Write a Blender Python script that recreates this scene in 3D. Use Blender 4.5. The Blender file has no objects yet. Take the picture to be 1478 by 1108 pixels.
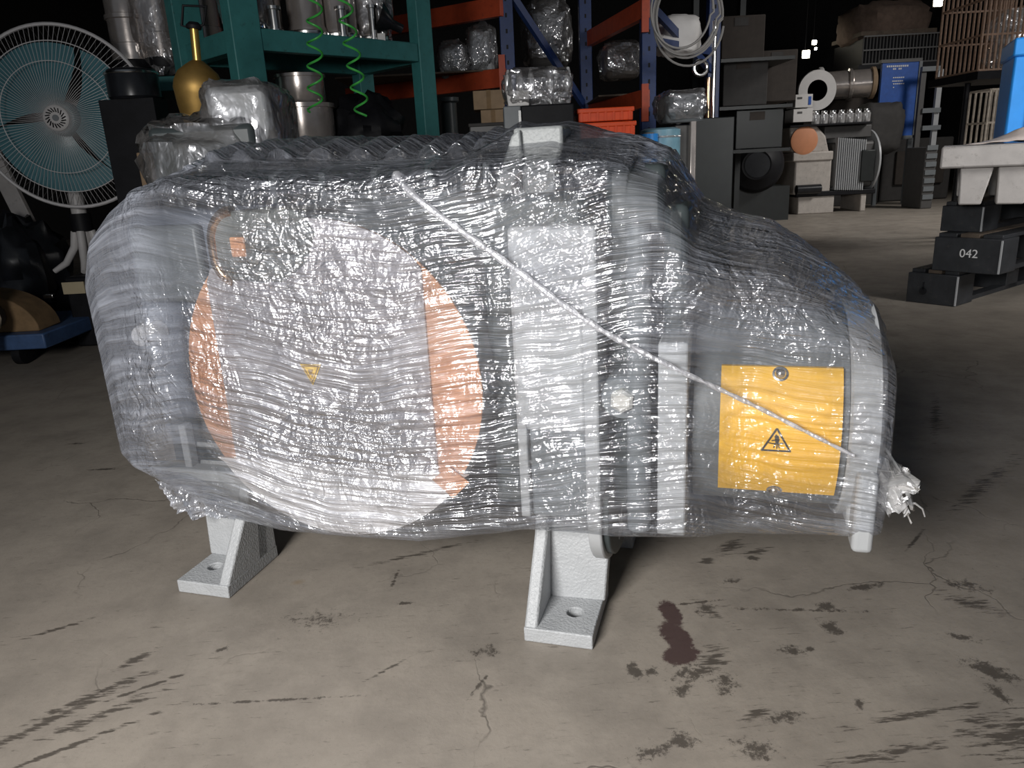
import bpy, math, random
import numpy as np
from mathutils import Vector, Matrix, noise as mn
R_ = math.radians
random.seed(7)
SC = bpy.context.scene
COL = SC.collection

# ------------------------------------------------------------------ camera, world, lights
F, CX, CY = 1067.0, 739.0, 554.0
PITCH, ROLL, CAMH = R_(16.6), R_(3.0), 0.70
fwd = Vector((0, math.cos(PITCH), -math.sin(PITCH)))
up0 = Vector((0, math.sin(PITCH), math.cos(PITCH)))
rt0 = Vector((1, 0, 0))
CR = rt0 * math.cos(ROLL) - up0 * math.sin(ROLL)
CU = up0 * math.cos(ROLL) + rt0 * math.sin(ROLL)
CAM = Vector((0, 0, CAMH))
cam_d = bpy.data.cameras.new('camera')
cam = bpy.data.objects.new('camera', cam_d)
COL.objects.link(cam)
M = Matrix((CR, CU, -fwd)).transposed().to_4x4()
M.translation = CAM
cam.matrix_world = M
cam_d.sensor_fit = 'HORIZONTAL'
cam_d.sensor_width = 36.0
cam_d.lens = F * 36.0 / 1478.0
cam_d.clip_start = 0.02
cam_d.clip_end = 100
SC.camera = cam

world = bpy.data.worlds.new('world')
SC.world = world
world.use_nodes = True
bg = world.node_tree.nodes['Background']
bg.inputs[0].default_value = (0.75, 0.85, 1.0, 1)
bg.inputs[1].default_value = 0.05

def area(name, loc, target, sx, sy, power, col):
    l = bpy.data.lights.new(name, 'AREA')
    l.shape = 'RECTANGLE'; l.size = sx; l.size_y = sy; l.energy = power; l.color = col
    o = bpy.data.objects.new(name, l); COL.objects.link(o)
    o.location = loc
    o.rotation_euler = (Vector(target) - Vector(loc)).to_track_quat('-Z', 'Y').to_euler()
    return o
# small near panel standing in for the open door, and a second doorway far off to the right
kd = area('near_key_light', (-.90, -.75, 1.12), (.02, 1.0, .36), .7, .55, 19, (1.0, 0.985, 0.965))
kd.data.spread = R_(125)
rd = area('right_stack_fill', (3.3, 1.0, 1.7), (2.35, 3.5, .85), 1.0, 1.0, 6, (1.0, 0.98, 0.96))  # added light, aimed to brighten the right stack and blue bin
rd.data.spread = R_(65)
sd = area('side_door_daylight', (6.4, 5.4, 3.4), (3.7, 7.0, 0.3), 1.2, 1.0, 24, (1.0, 0.97, 0.94))
sd.data.spread = R_(95)

SC.view_settings.view_transform = 'Standard'
SC.view_settings.look = 'None'
SC.view_settings.gamma = 1.0
SC.view_settings.use_curve_mapping = False
SC.view_settings.exposure = 0.88

# ------------------------------------------------------------------ helpers
def at(x, y, Y):
    d = fwd + CR * ((x - CX) / F) + CU * ((CY - y) / F)
    return CAM + d * (Y / d.y)

def on_floor(x, y, z=0.0):
    d = fwd + CR * ((x - CX) / F) + CU * ((CY - y) / F)
    return CAM + d * ((z - CAMH) / d.z)

ORG = {}

def nd(nt, t, **kw):
    n = nt.nodes.new(t)
    for k, v in kw.items():
        if k.startswith('_'):
            setattr(n, k[1:], v)
        else:
            n.inputs[k.replace('__', ' ')].default_value = v
    return n

def mat(name, col, rough=0.5, metal=0.0, var=0.18, scale=18.0, bump=0.0, bscale=120.0, wear=None, wear_amt=0.6, spec=0.5, trans=0.0, emit=0.0):
    m = bpy.data.materials.new(name); m.use_nodes = True
    nt = m.node_tree; L = nt.links.new
    b = nt.nodes['Principled BSDF']
    b.inputs['Roughness'].default_value = rough
    b.inputs['Metallic'].default_value = metal
    b.inputs['Specular IOR Level'].default_value = spec
    tc = nd(nt, 'ShaderNodeTexCoord')
    n = nd(nt, 'ShaderNodeTexNoise', Scale=scale, Detail=5.0, Roughness=0.6)
    L(tc.outputs['Object'], n.inputs['Vector'])
    r = nd(nt, 'ShaderNodeMapRange')
    r.inputs[1].default_value = 0.3; r.inputs[2].default_value = 0.7
    r.inputs[3].default_value = 1 - var; r.inputs[4].default_value = 1 + var
    L(n.outputs[0], r.inputs[0])
    mx = nd(nt, 'ShaderNodeMix', _data_type='RGBA', _blend_type='MULTIPLY')
    mx.inputs[0].default_value = 1.0
    mx.inputs[6].default_value = (*col, 1)
    L(r.outputs[0], mx.inputs[7])
    out = mx.outputs[2]
    if wear:
        n2 = nd(nt, 'ShaderNodeTexNoise', Scale=scale * 2.2, Detail=8.0, Roughness=0.7)
        L(tc.outputs['Object'], n2.inputs['Vector'])
        r2 = nd(nt, 'ShaderNodeMapRange')
        r2.inputs[1].default_value = 0.58; r2.inputs[2].default_value = 0.68
        r2.inputs[3].default_value = 0; r2.inputs[4].default_value = wear_amt
        L(n2.outputs[0], r2.inputs[0])
        m2 = nd(nt, 'ShaderNodeMix', _data_type='RGBA')
        L(r2.outputs[0], m2.inputs[0]); L(out, m2.inputs[6])
        m2.inputs[7].default_value = (*wear, 1)
        out = m2.outputs[2]
    L(out, b.inputs['Base Color'])
    if bump:
        n3 = nd(nt, 'ShaderNodeTexNoise', Scale=bscale, Detail=3.0)
        L(tc.outputs['Object'], n3.inputs['Vector'])
        bp = nd(nt, 'ShaderNodeBump', Strength=bump, Distance=0.002)
        L(n3.outputs[0], bp.inputs['Height'])
        L(bp.outputs[0], b.inputs['Normal'])
    if trans:
        b.inputs['Transmission Weight'].default_value = trans
    if emit:
        b.inputs['Emission Color'].default_value = (*col, 1)
        b.inputs['Emission Strength'].default_value = emit
    return m

def film_mat(name, haze, tint, streak=(5.0, 85.0), crumple=30.0, gloss=0.3, rough=0.10, bump=0.8, use_uv=True, haze_attr=False):
    """clear stretch film: see-through, hazy by layers, glossy with fine creases"""
    m = bpy.data.materials.new(name); m.use_nodes = True
    nt = m.node_tree; L = nt.links.new
    for n in list(nt.nodes):
        nt.nodes.remove(n)
    out = nd(nt, 'ShaderNodeOutputMaterial')
    tc = nd(nt, 'ShaderNodeTexCoord')
    src = tc.outputs['UV' if use_uv else 'Object']
    # slow warp so that creases wander
    w = nd(nt, 'ShaderNodeTexNoise', Scale=5.0, Detail=2.0); L(src, w.inputs['Vector'])
    ws = nd(nt, 'ShaderNodeVectorMath', _operation='SCALE'); ws.inputs[3].default_value = 0.05
    L(w.outputs['Color'], ws.inputs[0])
    wv = nd(nt, 'ShaderNodeVectorMath', _operation='ADD'); L(src, wv.inputs[0]); L(ws.outputs[0], wv.inputs[1])
    mp = nd(nt, 'ShaderNodeMapping'); mp.inputs['Scale'].default_value = (streak[0], streak[1], streak[0])
    L(wv.outputs[0], mp.inputs[0])
    n1 = nd(nt, 'ShaderNodeTexNoise', Scale=1.0, Detail=2.0, Roughness=0.55); L(mp.outputs[0], n1.inputs['Vector'])
    # crumples: little flat facets meeting in sharp creases
    vo = nd(nt, 'ShaderNodeTexVoronoi', _feature='DISTANCE_TO_EDGE', Scale=crumple)
    vo2 = nd(nt, 'ShaderNodeTexVoronoi', _feature='DISTANCE_TO_EDGE', Scale=crumple * 2.7)
    wb = nd(nt, 'ShaderNodeTexNoise', Scale=11.0, Detail=2.0); L(src, wb.inputs['Vector'])
    wbs = nd(nt, 'ShaderNodeVectorMath', _operation='SCALE'); wbs.inputs[3].default_value = 0.06
    L(wb.outputs['Color'], wbs.inputs[0])
    wbv = nd(nt, 'ShaderNodeVectorMath', _operation='ADD'); L(src, wbv.inputs[0]); L(wbs.outputs[0], wbv.inputs[1])
    L(wbv.outputs[0], vo.inputs['Vector']); L(wbv.outputs[0], vo2.inputs['Vector'])
    strokes = []
    for ang, sx_, sy_ in ((52, 34, 150), (-28, 30, 170), (95, 40, 160)):
        mr = nd(nt, 'ShaderNodeMapping'); mr.inputs['Rotation'].default_value = (0, 0, R_(ang)); mr.inputs['Scale'].default_value = (1, 1, 1)
        L(wbv.outputs[0], mr.inputs[0])
        ms = nd(nt, 'ShaderNodeMapping'); ms.inputs['Scale'].default_value = (sx_ * crumple / 31, sy_ * crumple / 31, sx_ * crumple / 31)
        L(mr.outputs[0], ms.inputs[0])
        ns = nd(nt, 'ShaderNodeTexNoise', Scale=1.0, Detail=1.0); L(ms.outputs[0], ns.inputs['Vector'])
        strokes.append(ns.outputs[0])
    # where it is crumpled rather than streaked
    n2 = nd(nt, 'ShaderNodeTexNoise', Scale=4.5, Detail=3.0); L(src, n2.inputs['Vector'])
    cm = nd(nt, 'ShaderNodeMapRange'); cm.inputs[1].default_value = 0.44; cm.inputs[2].default_value = 0.62
    cm.inputs[3].default_value = 0.0; cm.inputs[4].default_value = 1.0
    L(n2.outputs[0], cm.inputs[0])
    def math_(op, a, b):
        n = nd(nt, 'ShaderNodeMath', _operation=op)
        for i, v in enumerate((a, b)):
            if isinstance(v, (int, float)):
                n.inputs[i].default_value = v
            else:
                L(v, n.inputs[i])
        return n.outputs[0]
    if haze_attr:
        cr = math_('MINIMUM', math_('ADD', cm.outputs[0], nd(nt, 'ShaderNodeAttribute', _attribute_name='crumple').outputs['Fac']), 1.0)
    else:
        cr = cm.outputs[0]
    sa = 1.5
    if haze_attr:
        sa = math_('ADD', 1.5, math_('MULTIPLY', math_('MAXIMUM', math_('MULTIPLY', nd(nt, 'ShaderNodeAttribute', _attribute_name='crumple').outputs['Fac'], -1.0), 0.0), 1.4))
    hgt = math_('ADD', math_('MULTIPLY', n1.outputs[0], sa), math_('MULTIPLY', math_('MULTIPLY', vo.outputs[0], cr), 1.8))
    st_sum = math_('ADD', math_('MAXIMUM', strokes[0], strokes[1]), math_('MULTIPLY', strokes[2], .6))
    hgt = math_('ADD', hgt, math_('MULTIPLY', math_('MULTIPLY', st_sum, cr), 0.85))
    mf = nd(nt, 'ShaderNodeMapping'); mf.inputs['Scale'].default_value = (streak[0] * 1.7, streak[1] * 2.1, streak[0]); L(wv.outputs[0], mf.inputs[0])
    nf = nd(nt, 'ShaderNodeTexNoise', Scale=1.0, Detail=2.0); L(mf.outputs[0], nf.inputs['Vector'])
    hgt = math_('ADD', hgt, math_('MULTIPLY', math_('ABSOLUTE', math_('SUBTRACT', nf.outputs[0], .5), 0), -1.1))
    bp = nd(nt, 'ShaderNodeBump', Strength=bump, Distance=0.006); L(hgt, bp.inputs['Height'])
    hz = nd(nt, 'ShaderNodeMapRange'); hz.inputs[1].default_value = 0.42; hz.inputs[2].default_value = 0.72
    hz.inputs[3].default_value = 0.75; hz.inputs[4].default_value = 1.6
    L(n1.outputs[0], hz.inputs[0])
    if haze_attr:
        a = nd(nt, 'ShaderNodeAttribute', _attribute_name='layers_and_gleam')
        hv = math_('MULTIPLY', a.outputs['Fac'], hz.outputs[0])
        gv = nd(nt, 'ShaderNodeAttribute', _attribute_name='sheen').outputs['Fac']
    else:
        hv = math_('MULTIPLY', hz.outputs[0], haze)
        gv = 1.0
    tr = nd(nt, 'ShaderNodeBsdfTransparent', Color=(0.96, 0.965, 0.97, 1))
    df = nd(nt, 'ShaderNodeBsdfDiffuse', Color=(*tint, 1)); L(bp.outputs[0], df.inputs['Normal'])
    tl = nd(nt, 'ShaderNodeBsdfTranslucent', Color=(*tint, 1)); L(bp.outputs[0], tl.inputs['Normal'])
    dm = nd(nt, 'ShaderNodeMixShader', Fac=0.35); L(df.outputs[0], dm.inputs[1]); L(tl.outputs[0], dm.inputs[2])
    m1 = nd(nt, 'ShaderNodeMixShader'); L(hv, m1.inputs[0]); L(tr.outputs[0], m1.inputs[1]); L(dm.outputs[0], m1.inputs[2])
    gl = nd(nt, 'ShaderNodeBsdfGlossy', Roughness=rough); gl.inputs['Color'].default_value = (1, 1, 1, 1)
    L(bp.outputs[0], gl.inputs['Normal'])
    fr = nd(nt, 'ShaderNodeFresnel', IOR=1.5); L(bp.outputs[0], fr.inputs['Normal'])
    gf = math_('MINIMUM', math_('MULTIPLY', math_('ADD', math_('MULTIPLY', fr.outputs[0], .8), gloss), gv), 0.85)
    m2 = nd(nt, 'ShaderNodeMixShader'); L(gf, m2.inputs[0]); L(m1.outputs[0], m2.inputs[1]); L(gl.outputs[0], m2.inputs[2])
    g2 = nd(nt, 'ShaderNodeBsdfGlossy', Roughness=.38); g2.inputs['Color'].default_value = (.93, .94, 1, 1); L(bp.outputs[0], g2.inputs['Normal'])
    m3 = nd(nt, 'ShaderNodeMixShader'); L(math_('MULTIPLY', gv, .095), m3.inputs[0]); L(m2.outputs[0], m3.inputs[1]); L(g2.outputs[0], m3.inputs[2])
    L(m3.outputs[0], out.inputs[0])
    return m

class MB:
    """collects shapes into one mesh"""
    def __init__(s):
        s.v = []; s.f = []
    def add(s, vs, fs):
        o = len(s.v)
        s.v += [Vector(p) for p in vs]
        s.f += [tuple(i + o for i in f) for f in fs]
        return s
    def box(s, a, b, Mx=None):
        (x0, y0, z0), (x1, y1, z1) = a, b
        vs = [(x0, y0, z0), (x1, y0, z0), (x1, y1, z0), (x0, y1, z0), (x0, y0, z1), (x1, y0, z1), (x1, y1, z1), (x0, y1, z1)]
        if Mx is not None:
            vs = [Mx @ Vector(p) for p in vs]
        return s.add(vs, [(0, 3, 2, 1), (4, 5, 6, 7), (0, 1, 5, 4), (1, 2, 6, 5), (2, 3, 7, 6), (3, 0, 4, 7)])
    def bar(s, p, q, w, h, upv=(0, 0, 1)):
        p, q = Vector(p), Vector(q); d = (q - p).normalized(); u = Vector(upv)
        sd = d.cross(u)
        if sd.length < 1e-4:
            sd = d.cross(Vector((0, 1, 0)))
        sd.normalize(); u = sd.cross(d).normalized()
        vs = []
        for c in (p, q):
            for a, b in ((-1, -1), (1, -1), (1, 1), (-1, 1)):
                vs.append(c + sd * (a * w / 2) + u * (b * h / 2))
        return s.add(vs, [(0, 1, 2, 3), (7, 6, 5, 4), (0, 4, 5, 1), (1, 5, 6, 2), (2, 6, 7, 3), (3, 7, 4, 0)])
    def tube(s, pts, r, n=8, closed=False, cap=True):
        pts = [Vector(p) for p in pts]; N = len(pts)
        rs = r if isinstance(r, (list, tuple)) else [r] * N
        vs = []; nrm = None
        for i, p in enumerate(pts):
            a = pts[(i - 1) % N] if (closed or i > 0) else p
            b = pts[(i + 1) % N] if (closed or i < N - 1) else p
            t = (b - a).normalized()
            if nrm is None:
                nrm = t.orthogonal().normalized()
            nrm = (nrm - t * nrm.dot(t)).normalized()
            bn = t.cross(nrm)
            for k in range(n):
                an = 2 * math.pi * k / n
                vs.append(p + (nrm * math.cos(an) + bn * math.sin(an)) * rs[i])
        fs = []
        for i in range(N if closed else N - 1):
            j = (i + 1) % N
            for k in range(n):
                l = (k + 1) % n
                fs.append((i * n + k, i * n + l, j * n + l, j * n + k))
        if cap and not closed:
            fs.append(tuple(range(n - 1, -1, -1))); fs.append(tuple((N - 1) * n + k for k in range(n)))
        return s.add(vs, fs)
    def cyl(s, p, q, r, n=24, r2=None):
        return s.tube([p, q], [r, r if r2 is None else r2], n)
    def lathe(s, prof, base, axis=(0, 0, 1), n=28, a0=0.0):
        """prof = [(radius, height)...] turned round an axis through base"""
        ax = Vector(axis).normalized(); e = ax.orthogonal().normalized(); g = ax.cross(e); base = Vector(base)
        vs = []; fs = []
        for r, h in prof:
            for k in range(n):
                an = a0 + 2 * math.pi * k / n
                vs.append(base + ax * h + (e * math.cos(an) + g * math.sin(an)) * max(r, 1e-5))
        for i in range(len(prof) - 1):
            for k in range(n):
                l = (k + 1) % n
                fs.append((i * n + k, i * n + l, (i + 1) * n + l, (i + 1) * n + k))
        fs.append(tuple(range(n - 1, -1, -1))); fs.append(tuple((len(prof) - 1) * n + k for k in range(n)))
        return s.add(vs, fs)
    def prism(s, poly, d, Mx=None, org=(0, 0, 0), ex=(1, 0, 0), ey=(0, 0, 1), ez=(0, 1, 0)):
        """poly in (a,b) on axes ex,ey extruded by d along ez"""
        ex, ey, ez, org = Vector(ex), Vector(ey), Vector(ez), Vector(org)
        n = len(poly)
        vs = [org + ex * a + ey * b for a, b in poly] + [org + ex * a + ey * b + ez * d for a, b in poly]
        fs = [tuple(range(n)), tuple(range(2 * n - 1, n - 1, -1))]
        for i in range(n):
            j = (i + 1) % n
            fs.append((i, i + n, j + n, j))
        return s.add(vs, fs)
    def blob(s, c, rad, seed=0, amp=0.15, freq=2.2, seg=26, rings=16, pw=2.0):
        c = Vector(c); vs = []; fs = []
        rx, ry, rz = rad
        def sp(v):
            return math.copysign(abs(v) ** (2.0 / pw), v)
        for i in range(rings + 1):
            th = math.pi * i / rings
            for k in range(seg):
                ph = 2 * math.pi * k / seg
                d = Vector((sp(math.sin(th)) * sp(math.cos(ph)), sp(math.sin(th)) * sp(math.sin(ph)), sp(math.cos(th))))
                q = Vector((math.sin(th) * math.cos(ph), math.sin(th) * math.sin(ph), math.cos(th)))
                f = 1 + amp * mn.noise(q * freq + Vector((seed * 7.3, seed * 1.7, 0))) + amp * 0.6 * mn.noise(q * freq * 3.1 + Vector((seed, 3, 9)))
                vs.append(c + Vector((d.x * rx, d.y * ry, d.z * rz)) * f)
        for i in range(rings):
            for k in range(seg):
                l = (k + 1) % seg
                fs.append((i * seg + k, (i + 1) * seg + k, (i + 1) * seg + l, i * seg + l))
        return s.add(vs, fs)
    def build(s, name, m, parent=None, smooth=True, bevel=0.0, seg=2, angle=40, label=None):
        o0 = ORG.get(parent.name, Vector()) if parent else Vector()
        me = bpy.data.meshes.new(name)
        me.from_pydata([tuple(p - o0) for p in s.v], [], s.f)
        me.validate(); me.update()
        ob = bpy.data.objects.new(name, me); COL.objects.link(ob)
        if m: me.materials.append(m)
        import bmesh
        bm = bmesh.new(); bm.from_mesh(me)
        bmesh.ops.recalc_face_normals(bm, faces=bm.faces); bm.to_mesh(me); bm.free()
        if smooth:
            me.shade_smooth(); me.set_sharp_from_angle(angle=R_(angle))
        if bevel:
            b = ob.modifiers.new('bevel', 'BEVEL'); b.width = bevel; b.segments = seg; b.limit_method = 'ANGLE'; b.angle_limit = R_(35)
            b.harden_normals = False
        if parent:
            ob.parent = parent
            ORG[ob.name] = o0
        if label: ob['label'] = label
        return ob

def thing(name, label, cat, loc=(0, 0, 0), rz=0.0, group=None):
    o = bpy.data.objects.new(name, None); COL.objects.link(o)
    o.empty_display_size = 0.05
    o.location = loc; o.rotation_euler = (0, 0, rz)
    o['label'] = label; o['category'] = cat
    if group: o['group'] = group
    ORG[o.name] = Vector(loc) if rz == 0 else Vector()
    return o

def tag(o, label, cat, group=None, kind=None):
    o['label'] = label; o['category'] = cat
    if group: o['group'] = group
    if kind: o['kind'] = kind
    return o

def dup(root, loc, label, group=None):
    r = root.copy(); COL.objects.link(r); r.location = loc; r['label'] = label
    if group: r['group'] = group
    for ch in list(root.children):
        c = ch.copy(); COL.objects.link(c); c.parent = r
        for g in list(ch.children):
            d = g.copy(); COL.objects.link(d); d.parent = c
    return r

def pxbox(mb, x0, y0, x1, y1, Y, D):
    """upright box whose front face covers that part of the view at depth Y"""
    a = at((x0 + x1) / 2, y1, Y); b = at((x0 + x1) / 2, y0, Y)
    ym = (y0 + y1) / 2
    l = at(x0, ym, Y).x; r = at(x1, ym, Y).x
    return mb.box((l, Y, a.z), (r, Y + D, b.z))

# ------------------------------------------------------------------ materials
def floor_material():
    m = bpy.data.materials.new('worn_concrete'); m.use_nodes = True
    nt = m.node_tree; L = nt.links.new
    b = nt.nodes['Principled BSDF']
    tc = nd(nt, 'ShaderNodeTexCoord'); P = tc.outputs['Object']
    def noise(sc, det=6.0, ro=0.6, v=P):
        n = nd(nt, 'ShaderNodeTexNoise', Scale=sc, Detail=det, Roughness=ro); L(v, n.inputs['Vector']); return n.outputs[0]
    def ramp(v, a, b_, lo=0.0, hi=1.0):
        r = nd(nt, 'ShaderNodeMapRange'); L(v, r.inputs[0])
        for i, x in enumerate((a, b_, lo, hi)): r.inputs[i + 1].default_value = x
        return r.outputs[0]
    def mth(op, a, b_):
        n = nd(nt, 'ShaderNodeMath', _operation=op)
        for i, v in enumerate((a, b_)):
            if isinstance(v, (int, float)): n.inputs[i].default_value = v
            else: L(v, n.inputs[i])
        return n.outputs[0]
    def mix(f, a, c):
        n = nd(nt, 'ShaderNodeMix', _data_type='RGBA')
        if isinstance(f, (int, float)): n.inputs[0].default_value = f
        else: L(f, n.inputs[0])
        for i, v in ((6, a), (7, c)):
            if isinstance(v, tuple): n.inputs[i].default_value = (*v, 1)
            else: L(v, n.inputs[i])
        return n.outputs[2]
    spk = ramp(noise(70.0, 8, .82), .32, .68)
    mpd = nd(nt, 'ShaderNodeMapping'); mpd.inputs['Rotation'].default_value = (0, 0, R_(-33)); mpd.inputs['Scale'].default_value = (22, 150, 1); L(P, mpd.inputs[0])
    drag = ramp(noise(1.0, 5, .72, mpd.outputs[0]), .32, .68)
    big = noise(1.3, 5, .6); mid = noise(7.0, 7, .65); fine = noise(60.0, 4, .7); grit = noise(150.0, 5, .8)
    c = mix(ramp(big, .35, .65), (.295, .258, .218), (.355, .315, .268))
    c = mix(ramp(mid, .42, .70, 0, .75), c, (.20, .176, .15))
    c = mix(ramp(fine, .5, .8, 0, .4), c, (.22, .195, .165))
    c = mix(ramp(grit, .60, .70, 0, .5), c, (.10, .088, .075))
    c = mix(mth('MULTIPLY', ramp(drag, .72, .95), ramp(big, .45, .62, 0, .5)), c, (.10, .086, .07))
    c = mix(ramp(noise(3.2, 4, .6), .52, .72, 0, .4), c, (.16, .14, .118))
    # hairline cracks
    wv = nd(nt, 'ShaderNodeTexNoise', Scale=5.0, Detail=5.0); L(P, wv.inputs['Vector'])
    sc_ = nd(nt, 'ShaderNodeVectorMath', _operation='SCALE'); sc_.inputs[3].default_value = .22; L(wv.outputs['Color'], sc_.inputs[0])
    ad = nd(nt, 'ShaderNodeVectorMath', _operation='ADD'); L(P, ad.inputs[0]); L(sc_.outputs[0], ad.inputs[1])
    vo = nd(nt, 'ShaderNodeTexVoronoi', _feature='DISTANCE_TO_EDGE', Scale=2.3); L(ad.outputs[0], vo.inputs['Vector'])
    ck = mth('MULTIPLY', ramp(vo.outputs[0], 0.0, .006, 1, 0), ramp(noise(2.1, 3), .48, .6))
    c = mix(mth('MULTIPLY', ck, .7), c, (.07, .06, .05))
    # scuffs with a place of their own: centre x,y, half length, half width, turn, density
    def spot(x, y, rx, ry, rot, dens, nz):
        mp = nd(nt, 'ShaderNodeMapping', _vector_type='TEXTURE')
        mp.inputs['Location'].default_value = (x, y, 0); mp.inputs['Rotation'].default_value = (0, 0, R_(rot)); mp.inputs['Scale'].default_value = (rx, ry, 1)
        L(P, mp.inputs[0])
        g = nd(nt, 'ShaderNodeTexGradient', _gradient_type='SPHERICAL'); L(mp.outputs[0], g.inputs[0])
        return ramp(mth('ADD', mth('MULTIPLY', g.outputs[0], dens * .55), mth('MULTIPLY', nz, .8)), .68, .86)
    tot = None
    for (px, py, rx, ry, rot, dens, kind) in SPOTS:
        q = on_floor(px, py)
        s = spot(q.x, q.y, rx, ry, rot, dens, spk if kind == 0 else drag)
        tot = s if tot is None else mth('MAXIMUM', tot, s)
    c = mix(mth('MULTIPLY', tot, .78), c, (.042, .034, .028))
    # the dark red-brown patch
    pt = None
    for (px, py, rx, ry, rot) in ((968, 884, .055, .026, 95), (976, 918, .062, .032, 100), (983, 945, .045, .033, 20)):
        q = on_floor(px, py)
        s = spot(q.x, q.y, rx, ry, rot, 2.6, mth('MULTIPLY', spk, .6))
        pt = s if pt is None else mth('MAXIMUM', pt, s)
    c = mix(mth('MULTIPLY', pt, .9), c, (.062, .034, .034))
    q = on_floor(430, 840)
    c = mix(mth('MULTIPLY', spot(q.x, q.y, .06, .04, 20, 1.2, mth('MULTIPLY', mid, .6)), .5), c, (.23, .15, .07))
    L(c, b.inputs['Base Color'])
    L(ramp(mid, .3, .7, .42, .62), b.inputs['Roughness'])
    b.inputs['Specular IOR Level'].default_value = .35
    bp = nd(nt, 'ShaderNodeBump', Strength=.25, Distance=.002); L(mth('ADD', fine, mth('MULTIPLY', ck, -2.0)), bp.inputs['Height']); L(bp.outputs[0], b.inputs['Normal'])
    return m
SPOTS = [
    (1000, 970, .06, .035, 20, 1.0, 0), (918, 968, .022, .03, 10, 1.3, 0), (938, 970, .022, .018, 0, 1.1, 0), (1030, 950, .06, .03, 60, 1.0, 1),
    (1045, 985, .045, .03, 80, 1.0, 0), (985, 995, .03, .022, 20, 1.1, 0), (1020, 880, .035, .028, 60, 1.0, 0), (1030, 885, .06, .018, -60, .9, 1),
    (1055, 838, .03, .013, 10, 1.2, 0), (1090, 795, .05, .022, 20, 1.0, 1), (1055, 790, .06, .03, 40, 1.0, 1), (1085, 805, .022, .015, 0, 1.2, 0), (1020, 808, .022, .02, 40, 1.2, 1),
    (1250, 846, .05, .016, 10, 1.25, 0), (1192, 875, .026, .022, 40, 1.3, 0), (1200, 905, .022, .032, 25, 1.4, 0), (1142, 938, .03, .022, 0, 1.2, 0), (1168, 937, .014, .01, 30, 1.3, 0),
    (1395, 845, .06, .03, -30, 1.0, 0), (1400, 870, .07, .03, -40, 1.0, 1), (1390, 920, .035, .018, -20, 1.1, 0), (1430, 968, .055, .03, -50, 1.25, 0), (1440, 1000, .02, .03, 0, 1.1, 0),
    (1460, 1060, .07, .10, 80, .95, 1), (1090, 1030, .05, .016, 25, 1.1, 1), (1130, 1035, .05, .02, 0, 1.0, 0), (985, 1068, .024, .03, 60, 1.2, 0), (1090, 1080, .03, .05, 80, .95, 0),
    (1330, 1030, .16, .012, 8, 1.0, 1), (1300, 1085, .2, .016, 10, .95, 1), (940, 1085, .06, .02, 20, .95, 0), (1240, 1015, .02, .012, 60, 1.1, 0), (1320, 780, .07, .006, 45, 1.4, 1),
    (60, 1045, .22, .016, 43, 1.15, 1), (130, 1005, .13, .014, 40, 1.1, 1), (150, 1030, .14, .018, 35, 1.0, 1), (215, 990, .075, .006, 30, 1.5, 1), (190, 955, .06, .016, 50, 1.1, 1),
    (80, 1085, .2, .008, 32, 1.2, 1), (90, 905, .12, .008, 30, 1.0, 1), (460, 895, .09, .05, 0, .75, 0), (570, 835, .05, .006, 85, 1.1, 1), (400, 1010, .2, .005, 0, 1.05, 0), (585, 870, .025, .008, 0, 1.2, 0),
    (320, 937, .02, .01, 30, 1.1, 0), (150, 677, .06, .012, 0, 1.4, 0), (560, 965, .07, .006, 40, 1.0, 1), (700, 940, .04, .03, 0, .85, 0), (600, 800, .16, .012, 20, 1.0, 1), (1350, 600, .3, .02, 60, 1.0, 1),
    (1420, 700, .3, .03, 40, .9, 1), (110, 640, .05, .01, 0, 1.2, 0), (690, 990, .05, .006, 60, 1.0, 0), (1150, 880, .2, .008, -8, .95, 0), (1000, 870, .1, .006, 5, 1.0, 0)]

MT = {}
MT['floor'] = floor_material()
MT['wall'] = mat('dark_sheet_wall', (.022, .021, .021), .85, bump=.2)
MT['grey_cast'] = mat('grey_painted_casting', (.40, .41, .42), .42, var=.06, scale=30, bump=.9, bscale=240)
MT['grey_light'] = mat('light_grey_paint', (.42, .43, .44), .4, var=.06)
MT['grey_mid'] = mat('mid_grey_paint', (.17, .185, .195), .42, var=.1)
MT['grey_blue'] = mat('blue_grey_paint', (.16, .18, .22), .42, var=.1)
MT['grey_dark'] = mat('dark_grey_paint', (.045, .055, .057), .4, var=.15)
MT['black'] = mat('black_paint', (.009, .009, .011), .55, var=.3, spec=.22)
MT['black_gloss'] = mat('black_plastic', (.014, .015, .018), .28, var=.3)
MT['card'] = mat('brown_cardboard', (.66, .33, .17), .75, var=.08, scale=40)
MT['card_dim'] = mat('tan_cardboard', (.30, .21, .13), .85, var=.15)
MT['white_sheet'] = mat('white_sheet', (.80, .78, .78), .45, var=.04)
MT['silver_panel'] = mat('silver_panel', (.42, .40, .42), .38, metal=.25, var=.1, scale=14)
MT['ear_glass'] = mat('dark_satin_steel', (.22, .23, .22), .3, metal=.5, var=.2)
MT['bracket'] = mat('cast_bracket_grey', (.23, .24, .24), .5, var=.08, bump=.6, bscale=200)
MT['bronze'] = mat('polished_bronze', (.62, .40, .24), .2, metal=1.0, var=.12)
MT['brass'] = mat('dull_brass', (.40, .25, .075), .5, metal=.75, var=.2)
MT['brass_stem'] = mat('yellow_brass', (.75, .50, .14), .32, metal=.85, var=.1)
MT['yellow'] = mat('yellow_sheet', (.92, .52, .045), .38, var=.03)
MT['label_yellow'] = mat('label_yellow', (.85, .55, .05), .4, var=.05)
MT['steel'] = mat('bright_steel', (.72, .71, .69), .22, metal=1.0, var=.1)
MT['bolt'] = mat('zinc_bolt', (.75, .74, .70), .35, metal=.6, var=.1)
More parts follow.
